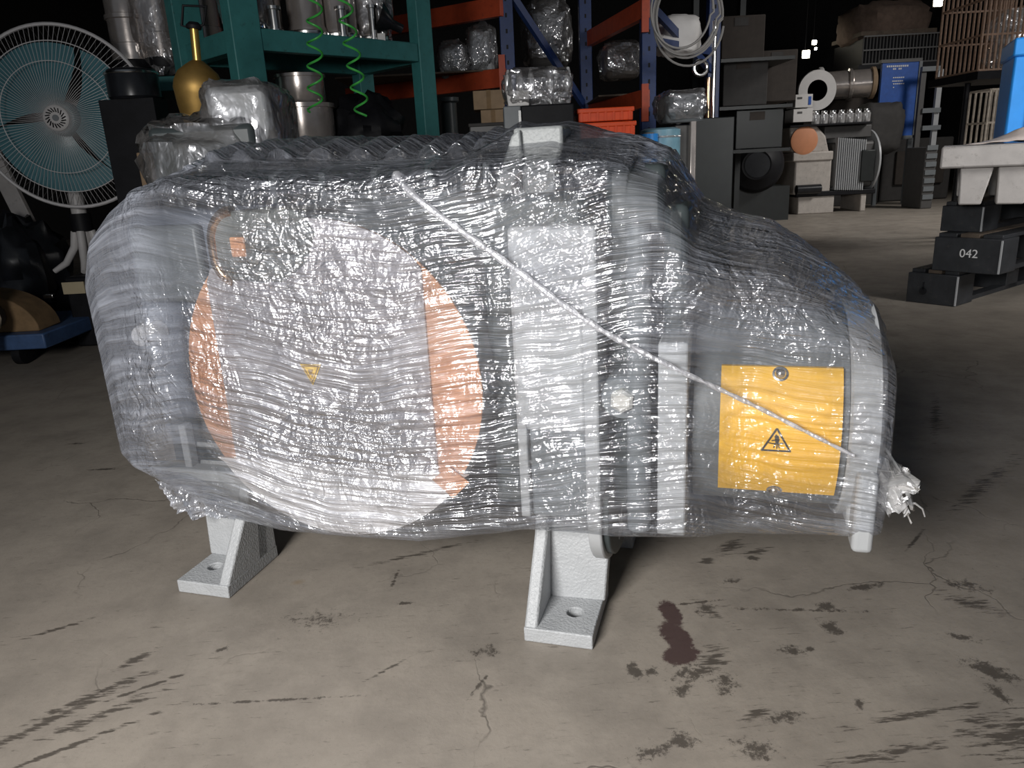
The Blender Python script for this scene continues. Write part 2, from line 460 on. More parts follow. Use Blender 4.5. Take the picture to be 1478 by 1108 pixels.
MT['stainless'] = mat('stainless', (.62, .56, .52), .24, metal=.72, var=.2, scale=6, bump=.25, bscale=25)
MT['teal'] = mat('teal_painted_steel', (.045, .20, .195), .5, var=.12, wear=(.03, .05, .05), wear_amt=.5)
MT['rack_blue'] = mat('blue_rack_paint', (.012, .035, .13), .45, var=.15, wear=(.02, .02, .03))
MT['rack_orange'] = mat('orange_rack_paint', (.42, .06, .02), .5, var=.15, wear=(.15, .03, .02))
MT['orange'] = mat('orange_plastic', (.75, .085, .02), .4, var=.12)
MT['fan_white'] = mat('fan_white_plastic', (.55, .53, .52), .4, var=.06)
MT['fan_wire'] = mat('grille_wire', (.62, .60, .60), .35, var=.05)
MT['fan_teal'] = mat('teal_fan_blade', (.07, .19, .22), .3, var=.12, scale=6)
MT['green'] = mat('green_hose', (.06, .42, .07), .35, var=.05)
MT['hose_white'] = mat('grey_hose', (.27, .26, .25), .5, var=.05)
MT['blue_cart'] = mat('blue_cart_paint', (.05, .10, .22), .5, var=.2, wear=(.05, .05, .05))
MT['blue_bin'] = mat('bright_blue_plastic', (.035, .33, .90), .4, var=.06)
MT['blue_panel'] = mat('blue_sign_paint', (.02, .10, .42), .5, var=.15, wear=(.1, .15, .3), wear_amt=.25)
MT['pale_blue'] = mat('pale_blue_plastic', (.22, .42, .52), .4)
MT['pallet_white'] = mat('white_pallet_plastic', (.52, .49, .47), .55, var=.1, wear=(.25, .23, .21), wear_amt=.5)
MT['pallet_black'] = mat('black_pallet_steel', (.028, .030, .034), .5, var=.25, wear=(.07, .065, .06), wear_amt=.5)
MT['wood_dark'] = mat('dirty_wood', (.10, .075, .055), .8, var=.3)
MT['wood_tan'] = mat('tan_wood', (.22, .14, .07), .8, var=.25)
MT['cloth'] = mat('pinkish_cloth', (.62, .54, .50), .9, var=.06, bump=.5, bscale=60)
MT['cream'] = mat('cream_sack', (.55, .46, .34), .9, var=.1)
MT['pump_beige'] = mat('beige_pump_paint', (.48, .44, .40), .5, var=.12, wear=(.15, .13, .11))
MT['pump_cap'] = mat('orange_cap', (.62, .26, .13), .6, var=.05)
MT['fin_grey'] = mat('motor_grey', (.09, .087, .085), .45, var=.1)
MT['rust_wire'] = mat('rusty_wire', (.30, .19, .13), .6, var=.3, scale=40, wear=(.42, .38, .33))
MT['pale_wire'] = mat('pale_wire', (.50, .43, .35), .6, var=.3, scale=40, wear=(.25, .13, .08))
MT['brown_tarp'] = mat('brown_tarp', (.13, .09, .07), .9, var=.2, bump=.5, bscale=20)
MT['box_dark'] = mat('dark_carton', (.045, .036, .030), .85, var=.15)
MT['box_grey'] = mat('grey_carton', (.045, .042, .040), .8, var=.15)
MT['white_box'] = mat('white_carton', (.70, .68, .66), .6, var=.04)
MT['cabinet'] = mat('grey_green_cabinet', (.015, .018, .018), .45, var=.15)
MT['lamp'] = mat('lamp_glow', (1.0, .93, .75), .5, emit=14.0)
MT['print_white'] = mat('white_print', (.75, .75, .75), .6, var=.02)
MT['print_black'] = mat('black_print', (.02, .02, .02), .6, var=.02)
MT['red'] = mat('red_plastic', (.35, .03, .03), .5)
MT['tan_label'] = mat('tan_label', (.45, .38, .25), .7, var=.05)
MT['bag'] = film_mat('clear_plastic_bag', .15, (.70, .66, .64), (14, 30), 14, .12, .08, 1.0, use_uv=False)
MT['bag_white'] = film_mat('white_plastic_bag', .6, (.92, .90, .88), (12, 40), 20, .2, .14, 1.0, use_uv=False)
MT['film'] = film_mat('stretch_film', .2, (.80, .84, .96), (5.0, 78.0), 31, .125, .055, 1.0, haze_attr=True)
MT['film_tail'] = film_mat('loose_film', .28, (.80, .84, .96), (30, 30), 40, .12, .07, 1.0, use_uv=False)
MT['film_rope'] = film_mat('twisted_film', .5, (.9, .9, .95), (60, 60), 60, .12, .15, .6, use_uv=False)

# ------------------------------------------------------------------ the room
def struct(mb, name, m, **k):
    o = mb.build(name, m, **k); o['kind'] = 'structure'; return o
struct(MB().box((-6, -5, -.1), (10, 13.6, 0)), 'floor', MT['floor'], smooth=False)
struct(MB().box((-6, 13.6, 0), (10, 13.8, 5)), 'wall_back', MT['wall'], smooth=False)
struct(MB().box((-6.2, -.5, 0), (-6, 13.6, 5)), 'wall_left', MT['wall'], smooth=False)
struct(MB().box((10, -.5, 0), (10.2, 13.6, 5)), 'wall_right', MT['wall'], smooth=False)
struct(MB().box((-6, -.5, 5), (10, 13.6, 5.15)), 'ceiling', MT['wall'], smooth=False)

# ------------------------------------------------------------------ the wrapped vacuum pump
YAW = R_(17)
U3 = Vector((math.cos(YAW), -math.sin(YAW), 0)); V3 = Vector((math.sin(YAW), math.cos(YAW), 0))
O3 = Vector((-.002, .971, 0))
pump = thing('vacuum_pump', 'large grey vacuum pump wrapped in clear stretch film standing on the concrete floor', 'pump', O3, -YAW)

def foot(x0, y0, mirror=False, deep=.15):
    """angle foot: base plate with a bolt hole, leaning back wall, one gusset"""
    sx = -1 if mirror else 1
    def X(a): return x0 + (a if not mirror else .105 - a)
    mb = MB()
    # plate with a round hole: ring of quads between hole and outline
    hx, hy, hr, n = .068, .056, .0125, 24
    def outline(an):
        dx, dy = math.cos(an), math.sin(an)
        ts = []
        if dx > 1e-6: ts.append((.106 - hx) / dx)
        if dx < -1e-6: ts.append((0 - hx) / dx)
        if dy > 1e-6: ts.append((deep - hy) / dy)
        if dy < -1e-6: ts.append((0 - hy) / dy)
        t = min(ts); return hx + dx * t, hy + dy * t
    angs = sorted([2 * math.pi * k / n for k in range(n)] + [math.atan2(b - hy, a - hx) % (2 * math.pi) for a, b in ((0, 0), (.106, 0), (.106, deep), (0, deep))])
    k = len(angs); vs = []
    for z in (0.0, .024):
        for an in angs: vs.append((X(hx + hr * math.cos(an)), y0 + hy + hr * math.sin(an), z))
        for an in angs:
            a, b = outline(an); vs.append((X(a), y0 + b, z))
    fs = []
    for i in range(k):
        j = (i + 1) % k
        fs += [(i, j, k + j, k + i), (2 * k + i, 3 * k + i, 3 * k + j, 2 * k + j), (i, 2 * k + i, 2 * k + j, j), (k + i, k + j, 3 * k + j, 3 * k + i)]
    mb.add(vs, fs)
    plate = mb
    # back wall, leaning
    w = MB()
    yb0, yt0, zt = .092, .122, .225
    w.add([(X(0), y0 + yb0, .022), (X(.109), y0 + yb0 + .004, .022), (X(.122), y0 + yt0, zt), (X(0), y0 + yt0, zt),
           (X(0), y0 + yb0 + .03, .022), (X(.109), y0 + yb0 + .03, .022), (X(.122), y0 + yt0 + .03, zt), (X(0), y0 + yt0 + .03, zt)],
          [(0, 1, 2, 3), (7, 6, 5, 4), (0, 4, 5, 1), (1, 5, 6, 2), (2, 6, 7, 3), (3, 7, 4, 0)])
    g = MB()
    g.prism([(0, .02), (.15, .02), (.15, zt), (.115, zt), (.085, .137)], .021, org=(X(0) if not mirror else X(.021), y0, 0), ex=(0, 1, 0), ey=(0, 0, 1), ez=(1, 0, 0))
    return plate, w, g
for i, (fx, fy, mir) in enumerate(((0.0, 0.0, False), (-.638, .006, True), (.02, .31, False), (-.62, .31, True))):
    pl, w, g = foot(fx, fy, mir)
    fo = pl.build('foot', MT['grey_cast'], pump, bevel=.002)
    w.build('back_wall', MT['grey_cast'], fo, bevel=.003)
    g.build('gusset', MT['grey_cast'], fo, bevel=.004)

# main bodies
MB().box((-.05, .055, .20), (.10, .44, .66)).build('pump_block', MT['grey_dark'], pump, bevel=.012)
MB().box((-.735, .13, .225), (-.40, .42, .655)).build('oil_separator_housing', MT['grey_blue'], pump, bevel=.035, seg=4)
hs = MB().box((-.42, .20, .30), (-.02, .42, .68)).build('separator_body', MT['grey_dark'], pump, bevel=.03, seg=3)
for k in range(7):
    x = -.66 + k * .095
    MB().prism([(.20, .64), (.40, .64), (.40, .705), (.36, .712), (.24, .712), (.20, .70)], .012, org=(x, 0, 0), ex=(0, 1, 0), ey=(0, 0, 1), ez=(1, 0, 0)).build('cooling_rib', MT['grey_mid'], pump, bevel=.002)
# lower left frame seen through the film
MB().box((-.66, .10, .178), (-.645, .12, .28)).build('frame_post', MT['grey_light'], pump, bevel=.002)
MB().box((-.555, .10, .178), (-.535, .12, .28)).build('frame_post', MT['grey_light'], pump, bevel=.002)
MB().box((-.73, .09, .178), (-.40, .12, .20)).build('frame_rail', MT['grey_light'], pump, bevel=.003)
MB().cyl((-.65, .13, .235), (-.50, .13, .235), .007, 14).build('tie_rod', MT['grey_light'], pump)
MB().box((-.70, .125, .20), (-.47, .16, .285)).build('frame_recess', MT['grey_dark'], pump)
MB().lathe([(.001, 0), (.016, .001), (.019, .006), (.019, .05)], (-.685, .078, .447), (0, 1, 0)).build('round_plug', MT['white_sheet'], pump, label='round white plug on the left housing')
MB().box((-.70, .112, .50), (-.56, .135, .63)).build('access_cover', MT['grey_mid'], pump, bevel=.008)

# the big round end cover with its cardboard, silver panel and white sheet
DCX, DCZ, DR = -.283, .400, .243
MB().lathe([(DR - .03, .004), (DR - .006, .004), (DR, .012), (DR, .19)], (DCX, 0, DCZ), (0, 1, 0), 72).build('end_drum', MT['grey_mid'], pump)
MB().lathe([(DR - .002, .0), (DR - .002, .004)], (DCX, 0, DCZ), (0, 1, 0), 72).build('cardboard_disc', MT['card'], pump, label='round brown cardboard sheet over the end cover')
def clip_disc(xa, xb, za, zb, r, n=64):
    pts = []
    for k in range(n):
        t = 2 * math.pi * k / n
        pts.append((min(max(DCX + r * math.cos(t), xa), xb), min(max(DCZ + r * math.sin(t), za), zb)))
    res = []
    for p in pts:
        if not res or (abs(p[0] - res[-1][0]) + abs(p[1] - res[-1][1])) > 1e-6: res.append(p)
    return res
MB().prism(clip_disc(-.462, -.117, .272, .70, DR - .0015), .003, org=(0, -.004, 0)).build('silver_panel', MT['silver_panel'], pump, label='silver grey panel strip across the round cover')
MB().prism(clip_disc(-.60, .05, .0, .272, DR), .0036, org=(0, -.0046, 0)).build('white_sheet', MT['white_sheet'], pump, label='white lower segment of the round cover')
MB().prism([(-.125, .262), (-.098, .285), (-.068, .262), (-.095, .235)], .002, org=(0, -.008, 0)).build('cardboard_flap', MT['card'], pump, label='small brown cardboard flap at the lower right rim')
tri = MB().prism([(-.322, .432), (-.287, .432), (-.3045, .400)], .0012, org=(0, -.0056, 0)).build('warning_label', MT['label_yellow'], pump, label='small yellow inverted warning triangle')
def tri_frame(mb, pts, w, y, th):
    c = Vector((sum(p[0] for p in pts) / 3, sum(p[1] for p in pts) / 3))
    inn = [c + (Vector(p) - c) * (1 - w) for p in pts]
    for i in range(3):
        j = (i + 1) % 3
        mb.prism([tuple(pts[i]), tuple(pts[j]), tuple(inn[j]), tuple(inn[i])], th, org=(0, y, 0))
mb = MB(); tri_frame(mb, [(-.319, .430), (-.290, .430), (-.3045, .4035)], .18, -.0064, .0006)
mb.prism([(-.309, .424), (-.301, .424), (-.304, .418), (-.300, .418), (-.3055, .409), (-.304, .416), (-.308, .416)], .0006, org=(0, -.0064, 0))
mb.build('triangle_mark', MT['brass'], tri)
# ear of the cover at the upper left with its bronze rim
ear = [(-.27, .62), (-.285, .648), (-.31, .657), (-.40, .655)] + [(-.40 - .040 * math.sin(t), .610 + .045 * math.cos(t)) for t in [k * math.pi / 16 for k in range(1, 8)]] + [(-.440, .60)] + [(-.41 - .030 * math.cos(t), .590 - .035 * math.sin(t)) for t in [k * math.pi / 16 for k in range(1, 8)]] + [(-.37, .553), (-.33, .553), (-.29, .58)]
MB().prism(ear, .10, org=(0, -.0075, 0)).build('cover_ear', MT['ear_glass'], pump, bevel=.004)
rim_ = [p for p in ear[3:-3]]
MB().tube([(a, -.003, b) for a, b in rim_], .0085, 12).build('bronze_rim', MT['bronze'], pump, label='polished bronze rim at the upper left of the round cover')
MB().box((-.408, -.0095, .590), (-.383, -.004, .619)).build('orange_reflection', MT['card'], pump, bevel=.003)  # orange reflection on the ear, painted as a small patch

# front boxes between disc and flange
MB().box((-.002, .022, .335), (.100, .06, .62)).build('side_cover', MT['grey_light'], pump, bevel=.006)
MB().box((.016, .026, .20), (.100, .06, .375)).build('lower_cover', MT['grey_mid'], pump, bevel=.004)
MB().box((.0, .02, .20), (.014, .06, .345)).build('cover_strip', MT['grey_light'], pump, bevel=.002)
# lobed flange plate seen edge-on, shade painted by a dark slotted plate on its lug
arc_ = [(.18 + .17 * math.cos(math.pi * k / 20), .200 - .112 * math.sin(math.pi * k / 20)) for k in range(21)]
pts = [(.006, .62), (.34, .62)] + arc_ + [(.006, .21)]
fl = MB().prism(pts, .020, org=(.100, 0, 0), ex=(0, 1, 0), ey=(0, 0, 1), ez=(1, 0, 0)).build('flange_plate', MT['grey_light'], pump, bevel=.003)
lp_ = [(.18 + .160 * math.cos(math.pi * k / 20), .200 - .104 * math.sin(math.pi * k / 20)) for k in range(21)]
flange_face = MB().prism(lp_ + [(.02, .24), (.34, .24)], .010, org=(.1195, 0, 0), ex=(0, 1, 0), ey=(0, 0, 1), ez=(1, 0, 0)).build('slotted_shade_plate', MT['grey_dark'], pump, bevel=.002)  # dark plate paints the shade on the flange's right face
for yy, z0_ in ((.11, .128), (.20, .135)):
    MB().box((.1294, yy, z0_), (.1312, yy + .03, z0_ + .04)).build('slot', MT['grey_light'], flange_face)
# gear housing with bolt boss
MB().box((.121, .075, .20), (.20, .40, .69)).build('gear_housing', MT['grey_dark'], pump, bevel=.01)
MB().cyl((.172, .02, .20), (.172, .02, .62), .016, 20).build('housing_column', MT['grey_mid'], pump)
MB().lathe([(.012, 0), (.028, .0), (.031, .005), (.031, .07)], (.152, .012, .392), (0, 1, 0), 36).build('bolt_boss', MT['grey_mid'], pump)
bo = MB().lathe([(.012, .0), (.0165, .003), (.0165, .014)], (.152, -.003, .392), (0, 1, 0), 6, .3).build('hex_bolt', MT['bolt'], pump, label='zinc hex bolt head', angle=20)
MB().lathe([(.021, .0), (.021, .003)], (.152, .0105, .392), (0, 1, 0), 32).build('washer', MT['grey_mid'], bo)
MB().box((.198, .01, .196), (.236, .30, .47)).build('adapter_plate', MT['grey_light'], pump, bevel=.003)
MB().box((.20, .05, .46), (.232, .36, .64)).build('coupling_guard', MT['grey_dark'], pump, bevel=.01)

# motor with fan cowl, the curved yellow plate and its two screws
MCY, MCZ, MR = .185, .338, .150
mo = MB().lathe([(.10, .0), (.13, .0), (MR - .006, .006), (MR - .006, .2), (MR, .2), (MR, .22)], (.236, MCY, MCZ), (1, 0, 0), 72).build('motor_barrel', MT['grey_mid'], pump)
MB().lathe([(.10, .0), (MR + .003, .0), (MR + .006, .003), (MR + .006, .036), (MR - .01, .045), (.02, .05)], (.436, MCY, MCZ), (1, 0, 0), 72).build('fan_cowl', MT['grey_light'], pump)
def on_barrel(x, z, off):
    r = MR + off
    return (x, MCY - math.sqrt(max(r * r - (z - MCZ) ** 2, 1e-6)), z)
def curved(x0, x1, z0, z1, off0, off1, nz=22):
    mb = MB(); vs = []; fs = []
    for i in range(nz + 1):
        z = z0 + (z1 - z0) * i / nz
        for x, of in ((x0, off1), (x1, off1), (x1, off0), (x0, off0)): vs.append(on_barrel(x, z, of))
    for i in range(nz):
        a = i * 4; b = a + 4
        for q in range(4):
            w = (q + 1) % 4; fs.append((a + q, a + w, b + w, b + q))
    fs += [(3, 2, 1, 0), (nz * 4, nz * 4 + 1, nz * 4 + 2, nz * 4 + 3)]
    return mb.add(vs, fs)
yp = curved(.277, .427, .252, .428, -.002, .004).build('yellow_plate', MT['yellow'], pump, label='curved yellow warning plate on the motor')
for sz, r in ((.420, .0075), (.256, .0075)):
    p = Vector(on_barrel(.351, sz, .004)); nrm = Vector((0, p.y - MCY, p.z - MCZ)).normalized()
    s_ = MB().lathe([(r * 1.35, -.002), (r * 1.35, .001), (r, .0015), (r * .9, .005), (r * .5, .0075), (.0005, .0085)], p, nrm, 20).build('screw', MT['steel'], yp)
# black warning triangle with a small crushed-hand figure
pic = MB()
def stroke(a, b, w, n=6):
    a, b = Vector(a), Vector(b); d = (b - a); nn = Vector((-d.y, d.x)).normalized() * w / 2
    for i in range(n):
        p, q = a + d * (i / n), a + d * ((i + 1.001) / n)
        vs = [on_barrel(c.x, c.y, of) for of in (.0042, .0048) for c in (p - nn, q - nn, q + nn, p + nn)]
        pic.add(vs, [(0, 1, 2, 3), (7, 6, 5, 4), (0, 4, 5, 1), (1, 5, 6, 2), (2, 6, 7, 3), (3, 7, 4, 0)])
tx, tz = .349, .335
stroke((tx - .0175, tz - .013), (tx, tz + .018), .0024); stroke((tx + .0175, tz - .013), (tx, tz + .018), .0024); stroke((tx - .0185, tz - .013), (tx + .0185, tz - .013), .0024)
for a, b, w in (((0, .008), (.001, .0), .005), ((-.006, .001), (.004, .003), .0015), ((-.0095, -.002), (-.004, -.003), .0014), ((-.004, -.003), (.009, -.002), .0016),
                ((0, 0), (-.003, -.009), .0014), ((.001, 0), (.001, -.010), .0014), ((.002, 0), (.004, -.009), .0014), ((.003, .002), (-.001, .0095), .002)):
    stroke((tx + a[0], tz + a[1]), (tx + b[0], tz + b[1]), w, 3)
pic.build('warning_symbol', MT['print_black'], yp, smooth=False)
MB().box((.445, .06, .205), (.472, .30, .235)).build('cowl_skirt', MT['grey_light'], pump, bevel=.006)
MB().box((.448, .02, .188), (.474, .06, .30)).build('cowl_lug', MT['grey_light'], pump, bevel=.007, seg=3)

# lifting bracket on top
br = MB()
br.prism([(-.022, .705), (-.022, .745), (.046, .745), (.046, .715), (.034, .695), (.034, .64), (-.012, .64), (-.012, .69)], .06, org=(.018, .085, 0))
br.build('lifting_bracket', MT['bracket'], pump, bevel=.004)
MB().prism([(-.010, .743), (-.022, .735), (-.06, .64), (-.035, .64), (-.008, .70)], .02, org=(.018, .075, 0)).build('bracket_rib', MT['bracket'], pump, bevel=.003)

# ---- the stretch film itself
def interp(tab, x):
    xs = [t[0] for t in tab]; ys = [t[1] for t in tab]
    return np.interp(x, xs, ys)
YF = [(-.83, .17), (-.815, .125), (-.79, .09), (-.74, .06), (-.64, .03), (-.56, .006), (-.51, -.012), (-.46, -.014), (-.10, -.014), (-.04, -.010), (0, .0), (.10, -.004), (.14, -.008), (.24, .002), (.30, .018), (.44, .020), (.472, .018), (.484, .026), (.492, .06), (.496, .10)]
YB = [(-.83, .30), (-.80, .38), (-.72, .44), (-.6, .46), (.2, .46), (.35, .42), (.45, .36), (.484, .34), (.492, .30), (.496, .26)]
ZT = [(-.83, .50), (-.815, .565), (-.79, .61), (-.74, .665), (-.68, .703), (-.62, .728), (-.5, .745), (-.2, .738), (-.08, .735), (-.03, .752), (.05, .754), (.10, .738), (.15, .728), (.195, .708), (.24, .632), (.28, .612), (.345, .592), (.40, .556), (.45, .518), (.472, .495), (.484, .478), (.492, .46), (.496, .43)]
ZB = [(-.83, .26), (-.815, .225), (-.79, .206), (-.74, .20), (-.66, .19), (-.5, .163), (-.40, .148), (-.28, .147), (-.16, .152), (-.06, .172), (.02, .183), (.1, .186), (.25, .192), (.4, .203), (.46, .206), (.484, .208), (.492, .218), (.496, .245)]
NX = 760
def vnoise(u, v, seed):
    rng = np.random.RandomState(seed); T = rng.rand(257, 257)
    iu = np.floor(u).astype(int); iv = np.floor(v).astype(int)
    fu = u - iu; fv = v - iv
    fu = fu * fu * (3 - 2 * fu); fv = fv * fv * (3 - 2 * fv)
    g = lambda a, b: T[a % 257, b % 257]
    return (g(iu, iv) * (1 - fu) + g(iu + 1, iv) * fu) * (1 - fv) + (g(iu, iv + 1) * (1 - fu) + g(iu + 1, iv + 1) * fu) * fv
def ridged(u, v, seed, oct=3):
    r = 0; a = 1; t = 0
    for o in range(oct):
        r = r + a * (1 - np.abs(2 * vnoise(u * 2 ** o, v * 2 ** o, seed + o) - 1)); t += a; a *= .5
    return r / t
def film_section(yf, yb, zb, zt):
    """open loop in (y,z): tucked under at the front, up, over, down the back"""
    h = zt - zb; d = yb - yf
    r1 = min(.045, h * .35, d * .3); r2 = min(.09, h * .35, d * .3); rb = min(.022, h * .2, d * .2)
    pts = []
    tuck = min(.035, d * .2)
    pts.append((yf + rb + tuck, zb + .004)); pts.append((yf + rb + tuck * .5, zb))
    for k in range(7):
        t = math.pi / 2 * k / 6
        pts.append((yf + rb - rb * math.sin(t), zb + rb - rb * math.cos(t)))
    zf = zt - .040 * min(1, h / .3)
    for k in range(10):
        t = math.pi / 2 * k / 9
        pts.append((yf + r1 - r1 * math.cos(t), zf - r1 + r1 * math.sin(t)))
    pts.append((yf + d * .45, zt))
    for k in range(10):
        t = math.pi / 2 * k / 9
        pts.append((yb - r2 + r2 * math.sin(t), zt - r2 + r2 * math.cos(t)))
    pts.append((yb, zb + .02)); pts.append((yb - .03, zb))
    return np.array(pts)
xs = np.linspace(-.83, .496, NX)
# sample denser at the two ends
xs = np.sort(np.concatenate([xs, np.linspace(-.83, -.78, 30), np.linspace(.47, .496, 30)])); NX = len(xs)
FR = np.concatenate([np.linspace(0, .47, 190), np.linspace(.47, .74, 80)[1:], np.linspace(.74, 1, 40)[1:]]); NS = len(FR)
grid = np.zeros((NX, NS, 3)); arc = np.zeros((NX, NS))
for i, x in enumerate(xs):
    P = film_section(interp(YF, x), interp(YB, x), interp(ZB, x), interp(ZT, x))
    s = np.concatenate([[0], np.cumsum(np.linalg.norm(np.diff(P, axis=0), axis=1))])
    q = FR * s[-1]
    grid[i, :, 0] = x; grid[i, :, 1] = np.interp(q, s, P[:, 0]); grid[i, :, 2] = np.interp(q, s, P[:, 1]); arc[i] = q
for _ in range(3):   # soften the stations
    grid[1:-1] = (grid[:-2] + 2 * grid[1:-1] + grid[2:]) / 4
du = np.gradient(grid, axis=0); dv = np.gradient(grid, axis=1)
nrm = np.cross(dv, du); nrm /= np.maximum(np.linalg.norm(nrm, axis=2, keepdims=True), 1e-9)
if nrm[NX // 2, 90, 1] > 0: nrm = -nrm
Xg, Zg, Yg = grid[..., 0], grid[..., 2], grid[..., 1]
Sg = Zg + .8 * Yg + .035 * np.sin((Xg + .45) * 6.5)
slope = .05 * np.sin(Xg * 6)          # tension lines fan out a little
streak = ridged(Xg * 4 + 9, (Sg + slope * .3) * 60 + 5, 3, 3)
crump = ridged(Xg * 26 + vnoise(Xg * 9, Sg * 9, 8) * 3 + 40, Sg * 26 + vnoise(Xg * 8, Sg * 8, 9) * 3 + 7, 21, 3)
bill = vnoise(Xg * 5 + 3, Sg * 5 + 2, 31) - .5
def bump2(cx, cz, rx, rz): return np.exp(-((Xg - cx) / rx) ** 2 - ((Zg - cz) / rz) ** 2)
front = (Yg < .10).astype(float)
fold_top = np.exp(-((Zg - .688) / .018) ** 2) * front * (Xg < .16) * (Xg > -.62)
left_bag = bump2(-.66, .33, .05, .09) * front + bump2(-.60, .42, .03, .12) * front
right_top = np.clip((Zg - (.70 - .55 * (Xg - .12))) / .05, 0, 1) * (Xg > .1)
disc = np.clip((DR + .01 - np.hypot(Xg - DCX, Zg - DCZ)) / .02, 0, 1) * front
mask = np.clip(.15 + 1.1 * fold_top + 1.2 * left_bag + .7 * right_top + .5 * bump2(-.3, .50, .14, .07) + .6 * bump2(.05, .56, .06, .06) + .5 * (Yg > .1), 0, 1.3)
lend = np.clip((-.52 - Xg) / .06, 0, 1)
disp = .0022 * (1 - .6 * lend) * (streak - .6) + .006 * mask * (1 - .5 * lend) * (crump - .6) + .010 * (1 - .7 * lend) * bill * (1 - .85 * disc) * (1 - .7 * front)
disp += .014 * (Yg > .12) * (Zg > .6) * np.clip((Xg + .62) / .1, 0, 1) * np.clip((.02 - Xg) / .1, 0, 1) * np.sin(Xg * 62 + 2 * np.sin(Xg * 9)) ** 2
disp += .010 * fold_top * vnoise(Xg * 30, Sg * 20, 77)
disp += .012 * left_bag * crump
disp = np.maximum(disp, np.where(front > 0, -.004, -1))
grid2 = grid + nrm * disp[..., None]
layers_and_gleam = .045 + .03 * vnoise(Xg * 3, Sg * 14, 51)
layers_and_gleam = layers_and_gleam + .27 * np.clip((-.50 - Xg) / .10, 0, 1) * (1 - disc) + .06 * fold_top + .06 * left_bag
layers_and_gleam += .06 * np.clip((Xg - .42) / .05, 0, 1) + .28 * right_top + .10 * np.clip((Xg - .14) / .08, 0, 1) * (Zg > .46) + .08 * np.clip((.20 - Zg) / .04, 0, 1) * front
layers_and_gleam += .04 * (Yg > .06) * (Xg < .1)
layers_and_gleam += .015 * disc + .012 * front
layers_and_gleam += .10 * bump2(-.28, .26, .22, .10) * disc + .10 * bump2(.05, .57, .06, .06) * front + .05 * bump2(-.33, .56, .10, .07)  # white sheen on disc, box cover and ear painted as extra haze
layers_and_gleam *= 1 - .55 * bump2(-.60, .24, .09, .06)
layers_and_gleam = np.clip(layers_and_gleam, .02, .6)
sheen = .6 + .80 * disc + .45 * mask - .30 * bump2(.35, .34, .10, .10)
sheen += .7 * bump2(-.28, .30, .24, .11) * disc
sheen *= 1 - .55 * bump2(.165, .37, .05, .16) - .45 * bump2(-.08, .34, .045, .10) - .5 * bump2(-.3045, .418, .03, .03)
sheen = np.clip(sheen, .2, 2.2)
crumple_ = np.clip(1.0 * left_bag + .8 * fold_top + .9 * right_top * (Zg > .47) + .8 * bump2(-.30, .52, .15, .07) + .7 * bump2(.06, .57, .06, .07) - .9 * bump2(.35, .33, .11, .11) - 1.1 * bump2(-.28, .31, .24, .11) - .7 * bump2(.165, .36, .05, .14) + .8 * bump2(.42, .50, .06, .05), -1, 1)
verts = grid2.reshape(-1, 3)
ii, jj = np.meshgrid(np.arange(NX - 1), np.arange(NS - 1), indexing='ij')
a = (ii * NS + jj).ravel()
faces = np.stack([a, a + NS, a + NS + 1, a + 1], 1)
# end caps: the film closes over both ends
me = bpy.data.meshes.new('stretch_film')
vl = verts.tolist(); fl_ = faces.tolist()
for row in (0, NX - 1):
    c = grid[row].mean(axis=0) + np.array([-.006 if row == 0 else .004, 0, 0]); ci = len(vl); vl.append(c.tolist())
    for j in range(NS):
        k = (j + 1) % NS
        t = (row * NS + j, row * NS + k, ci)
        fl_.append(t if row == 0 else t[::-1])
me.from_pydata(vl, [], fl_); me.update()
film = bpy.data.objects.new('stretch_film', me); COL.objects.link(film); film.parent = pump; ORG[film.name] = Vector()
film['label'] = 'clear crinkled stretch film wound round the whole pump'
me.materials.append(MT['film'])
uv = me.uv_layers.new(name='UVMap')
uvv = np.zeros((len(vl), 2)); uvv[:NX * NS, 0] = Xg.ravel(); uvv[:NX * NS, 1] = Sg.ravel(); uvv[NX * NS:, 0] = (-.84, .50); uvv[NX * NS:, 1] = .7
li = np.zeros(len(me.loops), dtype=np.int32); me.loops.foreach_get('vertex_index', li)
uv.data.foreach_set('uv', uvv[li].ravel().astype(np.float32))
for nm, arr, dflt in (('layers_and_gleam', layers_and_gleam, .3), ('sheen', sheen, .6), ('crumple', crumple_, .2)):
    at_ = me.attributes.new(nm, 'FLOAT', 'POINT')
    full = np.full(len(vl), dflt, dtype=np.float32); full[:NX * NS] = arr.ravel()
    at_.data.foreach_set('value', full)
me.shade_smooth()

def film_front(x, z, off=.004):
    i = int(np.argmin(np.abs(xs - x))); row = grid2[i]; k = row[:, 1] < .25
    j = int(np.argmin(np.where(k, np.abs(row[:, 2] - z), 9)))
    return Vector((x, row[j, 1] - off, z))
# the twisted strand that runs slantwise across the front
pts = []
for k in range(61):
    t = k / 60
    if t < .45:
        q = t / .45; x = -.158 + (.110 + .158) * q; z = .700 + (.506 - .700) * q
    else:
        q = (t - .45) / .55; x = .110 + (.452 - .110) * q; z = .506 + (.322 - .506) * q
    z -= .006 * math.sin(math.pi * t)
    pts.append(film_front(x, z, .006))
pts = [sum((pts[min(max(i + d, 0), 60)] for d in (-4, -3, -2, -1, 0, 1, 2, 3, 4)), Vector()) / 9 for i in range(61)]
rad = [(.0052 - .0030 * (k / 60)) * (1 + .25 * math.sin(k * 2.1)) * (1.5 if k < 2 else 1) for k in range(61)]
MB().tube(pts, rad, 8).build('film_strand', MT['film_rope'], pump, label='twisted strand of film slanting across the front')
